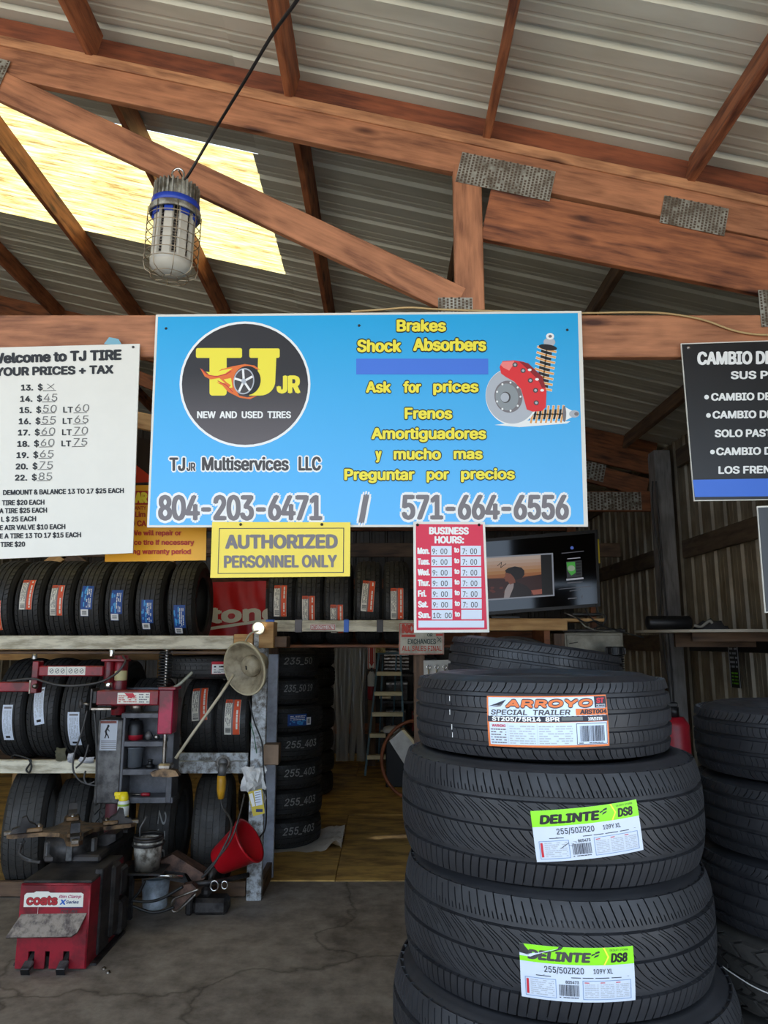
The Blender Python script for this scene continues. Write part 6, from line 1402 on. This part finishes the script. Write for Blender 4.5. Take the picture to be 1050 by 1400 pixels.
for k in range(10):
    mb = MB(); a_ = k*2*PI/10; mb.box((-.003, .060, h-.05), (.003, .067, h-.01), M_GREY, Matrix.Translation(c) @ Matrix.Rotation(a_, 4, 'Z')); obj('clamp_rib', mb, t)
mb = MB(); mb.box((c.x-.12, 4.96, .0), (c.x+.12, 5.2, c.z-.001), M_GREASE, ch=.01); mb.box((c.x-.1, 4.953, .2), (c.x+.1, 4.96, c.z-.06), M_GREY, ch=.003); tag(obj('work_stand', mb, loc=(c.x, 5.08, 0)), 'dark stand under the black ribbed duct', 'stand')
# large tires leaning in the dark behind
g = None
for i, (px, Yc, yaw, sc, zc, lab) in enumerate([(704, 4.45, 1.15, 1.25, .455, 'very large dark tire leaning behind the front stack, under the television')]):
    zc = .35*sc; p = P(px, 1000, Yc)
    T = tire(USED, (p.x, Yc, 0.703+.35*sc), lab, g, upright(yaw, .0), scale=(sc, sc, sc))
t = thing('tire_trolley', (.82, 4.7, 0), 'low dark trestle holding the very large leaning tire, behind the front stack', 'trestle')
for x in (.45, 1.15): mb = MB(); mb.box((x, 4.3, 0), (x+.06, 5.0, .675), M_GREASE, ch=.005); obj('leg', mb, t)
mb = MB(); mb.box((.4, 4.25, .675), (1.3, 5.02, .70), M_GREASE, ch=.005); obj('top', mb, t)
# sales sign with red and green letters
t = thing('exchange_sign', P(576, 895, 4.95), 'small white metal sign about exchanges and final sales below the hours sign', 'sign')
M_AGED = mat('aged_white_plate', srgb(190, 184, 164), .45, dirt=srgb(150, 142, 122), scale=9, bmp=0)
panel('plate', [(545.5, 851), (607, 851), (607, 894.5), (545.5, 895.5)], 4.95, .004, M_AGED, t)
pr = Print(on_plane(4.947)); GNs = flat('ink_sign_dark_green', srgb(52, 68, 60)); pr.frame(546.3, 852, 606.3, 894.5, .8, INK['rust'], 1)
pr.text('NO', 549, 568, 866, 853, INK['rust'], 1, .07); pr.rect(549, 867.5, 568, 871, INK['rust'], 1); pr.rect(596, 866.5, 605, 869.5, INK['rust'], 1); pr.text('OR', 584, 591.5, 870.2, 866, GNs, 1, .03)
pr.text('EXCHANGES', 557.5, 596, 880.5, 873.5, GNs, 1, .02); pr.text('ALL SALES FINAL', 549.5, 604, 890, 883, INK['rust'], 1, .01)
pr.line([(598, 871), (603, 878)], .8, GNs, 2); pr.line([(603, 872), (598, 877)], .8, GNs, 2); pr.done('print', t)
# wrench rack
t = thing('wrench_board', P(592, 930, 5.0), 'small white board with hanging wrenches beside the brown shelf post', 'board')
panel('board', [(579, 903), (618, 902), (618, 945), (580, 945)], 5.02, .01, mat('off_white_board', srgb(190, 186, 176), .5, var=.1), t)
for i, px in enumerate((586, 597, 608)):
    mb = MB(); c = P(px, 912, 5.005); mb.tube([c+Vector((.012*math.cos(a), 0, .012*math.sin(a))) for a in [k*2*PI/14 for k in range(14)]], .004, M_CHROME, 6, closed=True)
    mb.tube([P(px, 915, 5.005), P(px, 938, 5.005)], .006, M_CHROME, 6); obj('wrench', mb, t)
# round shelf, roll and rag
t = thing('wall_shelf', P(930, 866, 4.85), 'thin pale half-round shelf fixed to the right wall', 'shelf')
cx, cy, rz_ = 2.42, 5.25, P(930, 864, 4.75).z
mb = MB(); pts = [(cx+.62*math.cos(a), cy+.50*math.sin(a)) for a in [PI*.86+k*PI*.9/24 for k in range(25)]]+[(2.68, cy-.3), (2.68, cy+.4), (cx-.2, cy+.4)]
k = len(pts); mb.add([(x, y, rz_) for x, y in pts]+[(x, y, rz_+.018) for x, y in pts], [tuple(range(k))[::-1], tuple(range(k, 2*k))]+[(i, (i+1) % k, (i+1) % k+k, i+k) for i in range(k)], mat('pale_shelf_board', srgb(176, 166, 146), .5, var=.2)); obj('shelf_board', mb, t)
mb = MB(); mb.box((2.1, cy+.1, rz_-.1), (2.68, cy+.13, rz_), W_OLD); mb.box((2.1, cy-.2, rz_-.06), (2.68, cy-.17, rz_), W_OLD); obj('bracket', mb, t)
a, b = P(888, 855, 4.93), P(947, 855, 4.93); r_ = .046; zc = rz_+.018+r_
mb = MB(); mb.lathe([(0, 0), (r_*.9, 0), (r_, .006), (r_, b.x-a.x-.006), (r_*.9, b.x-a.x), (0, b.x-a.x)], M_BLACK, 28, Matrix.Translation((a.x, 4.97, zc)) @ Matrix.Rotation(PI/2, 4, 'Y'))
tag(obj('speaker_tube', mb, loc=(a.x, 4.97, rz_+.018)), 'black cylinder lying on the pale wall shelf', 'cylinder')
rnd = random.Random(12); mb = MB(); vs = []; c = P(972, 860, 5.0)
for i in range(10):
    for j in range(6):
        u, v = i/9*2-1, j/5*2-1; hgt = max(0, 1-u*u)*max(0, 1-v*v); vs.append(Vector((c.x+u*.115+rnd.uniform(-.01, .01), 5.0+v*.06, rz_+.0195+hgt*.085*rnd.uniform(.5, 1.1))))
mb.add(vs, [(i*6+j, (i+1)*6+j, (i+1)*6+j+1, i*6+j+1) for i in range(9) for j in range(5)], mat('dark_rag', srgb(64, 62, 62), .8, var=.4), True)
mb.tube(smooth_path([P(949, 855, 4.92), P(958, 857, 4.92), P(964, 853, 4.92), P(970, 849, 4.92), P(974, 852, 4.92)]), .010, mat('pale_cloth_strip', srgb(150, 146, 136), .7), 6)
tag(obj('rag', mb, loc=(c.x, 5.0, rz_+.018)), 'crumpled dark rag with pale edge on the wall shelf', 'rag')
# sticker strip on the wall rail
t = thing('wall_sticker', (2.66, 5.7, 1.25), 'narrow black and white sticker strip on the right wall under the shelf', 'sticker')
mb = MB(); mb.box((2.672, 5.62, 1.20), (2.676, 5.78, 1.56), INK['black']); obj('strip', mb, t)
pr = Print(lambda x, y, L: Vector((2.672-.0006*L, 5.70-x, y))); pr.rect(-.078, 1.2, -.066, 1.56, INK['lgrey'], 1); pr.rect(.066, 1.2, .078, 1.56, INK['lgrey'], 1)
greek(pr, -.06, 1.34, .06, 1.54, 6, INK['lgrey'], 1, seed=2); greek(pr, -.05, 1.22, .05, 1.32, 4, INK['green'], 1, seed=3); pr.done('print', t)
# red tank behind the stacks
c = P(924, 1022, 4.0); t = thing('red_tank', (c.x, 4.0, 0), 'narrow red tank with black top between the front and right stacks', 'tank')
zt = P(924, 980, 4.0).z; mb = MB(); mb.lathe([(0, .01), (.07, .01), (.075, .03), (.075, zt-.04), (.05, zt), (0, zt)], M_RED, 28, Matrix.Translation((c.x, 4.0, 0))); obj('tank', mb, t)
mb = MB(); mb.lathe([(0, zt), (.028, zt), (.028, zt+.05), (0, zt+.05)], M_BLACK, 16, Matrix.Translation((c.x, 4.0, 0))); mb.box((c.x-.05, 3.98, zt+.05), (c.x+.02, 4.02, zt+.075), M_BLACK, ch=.005); obj('valve', mb, t)
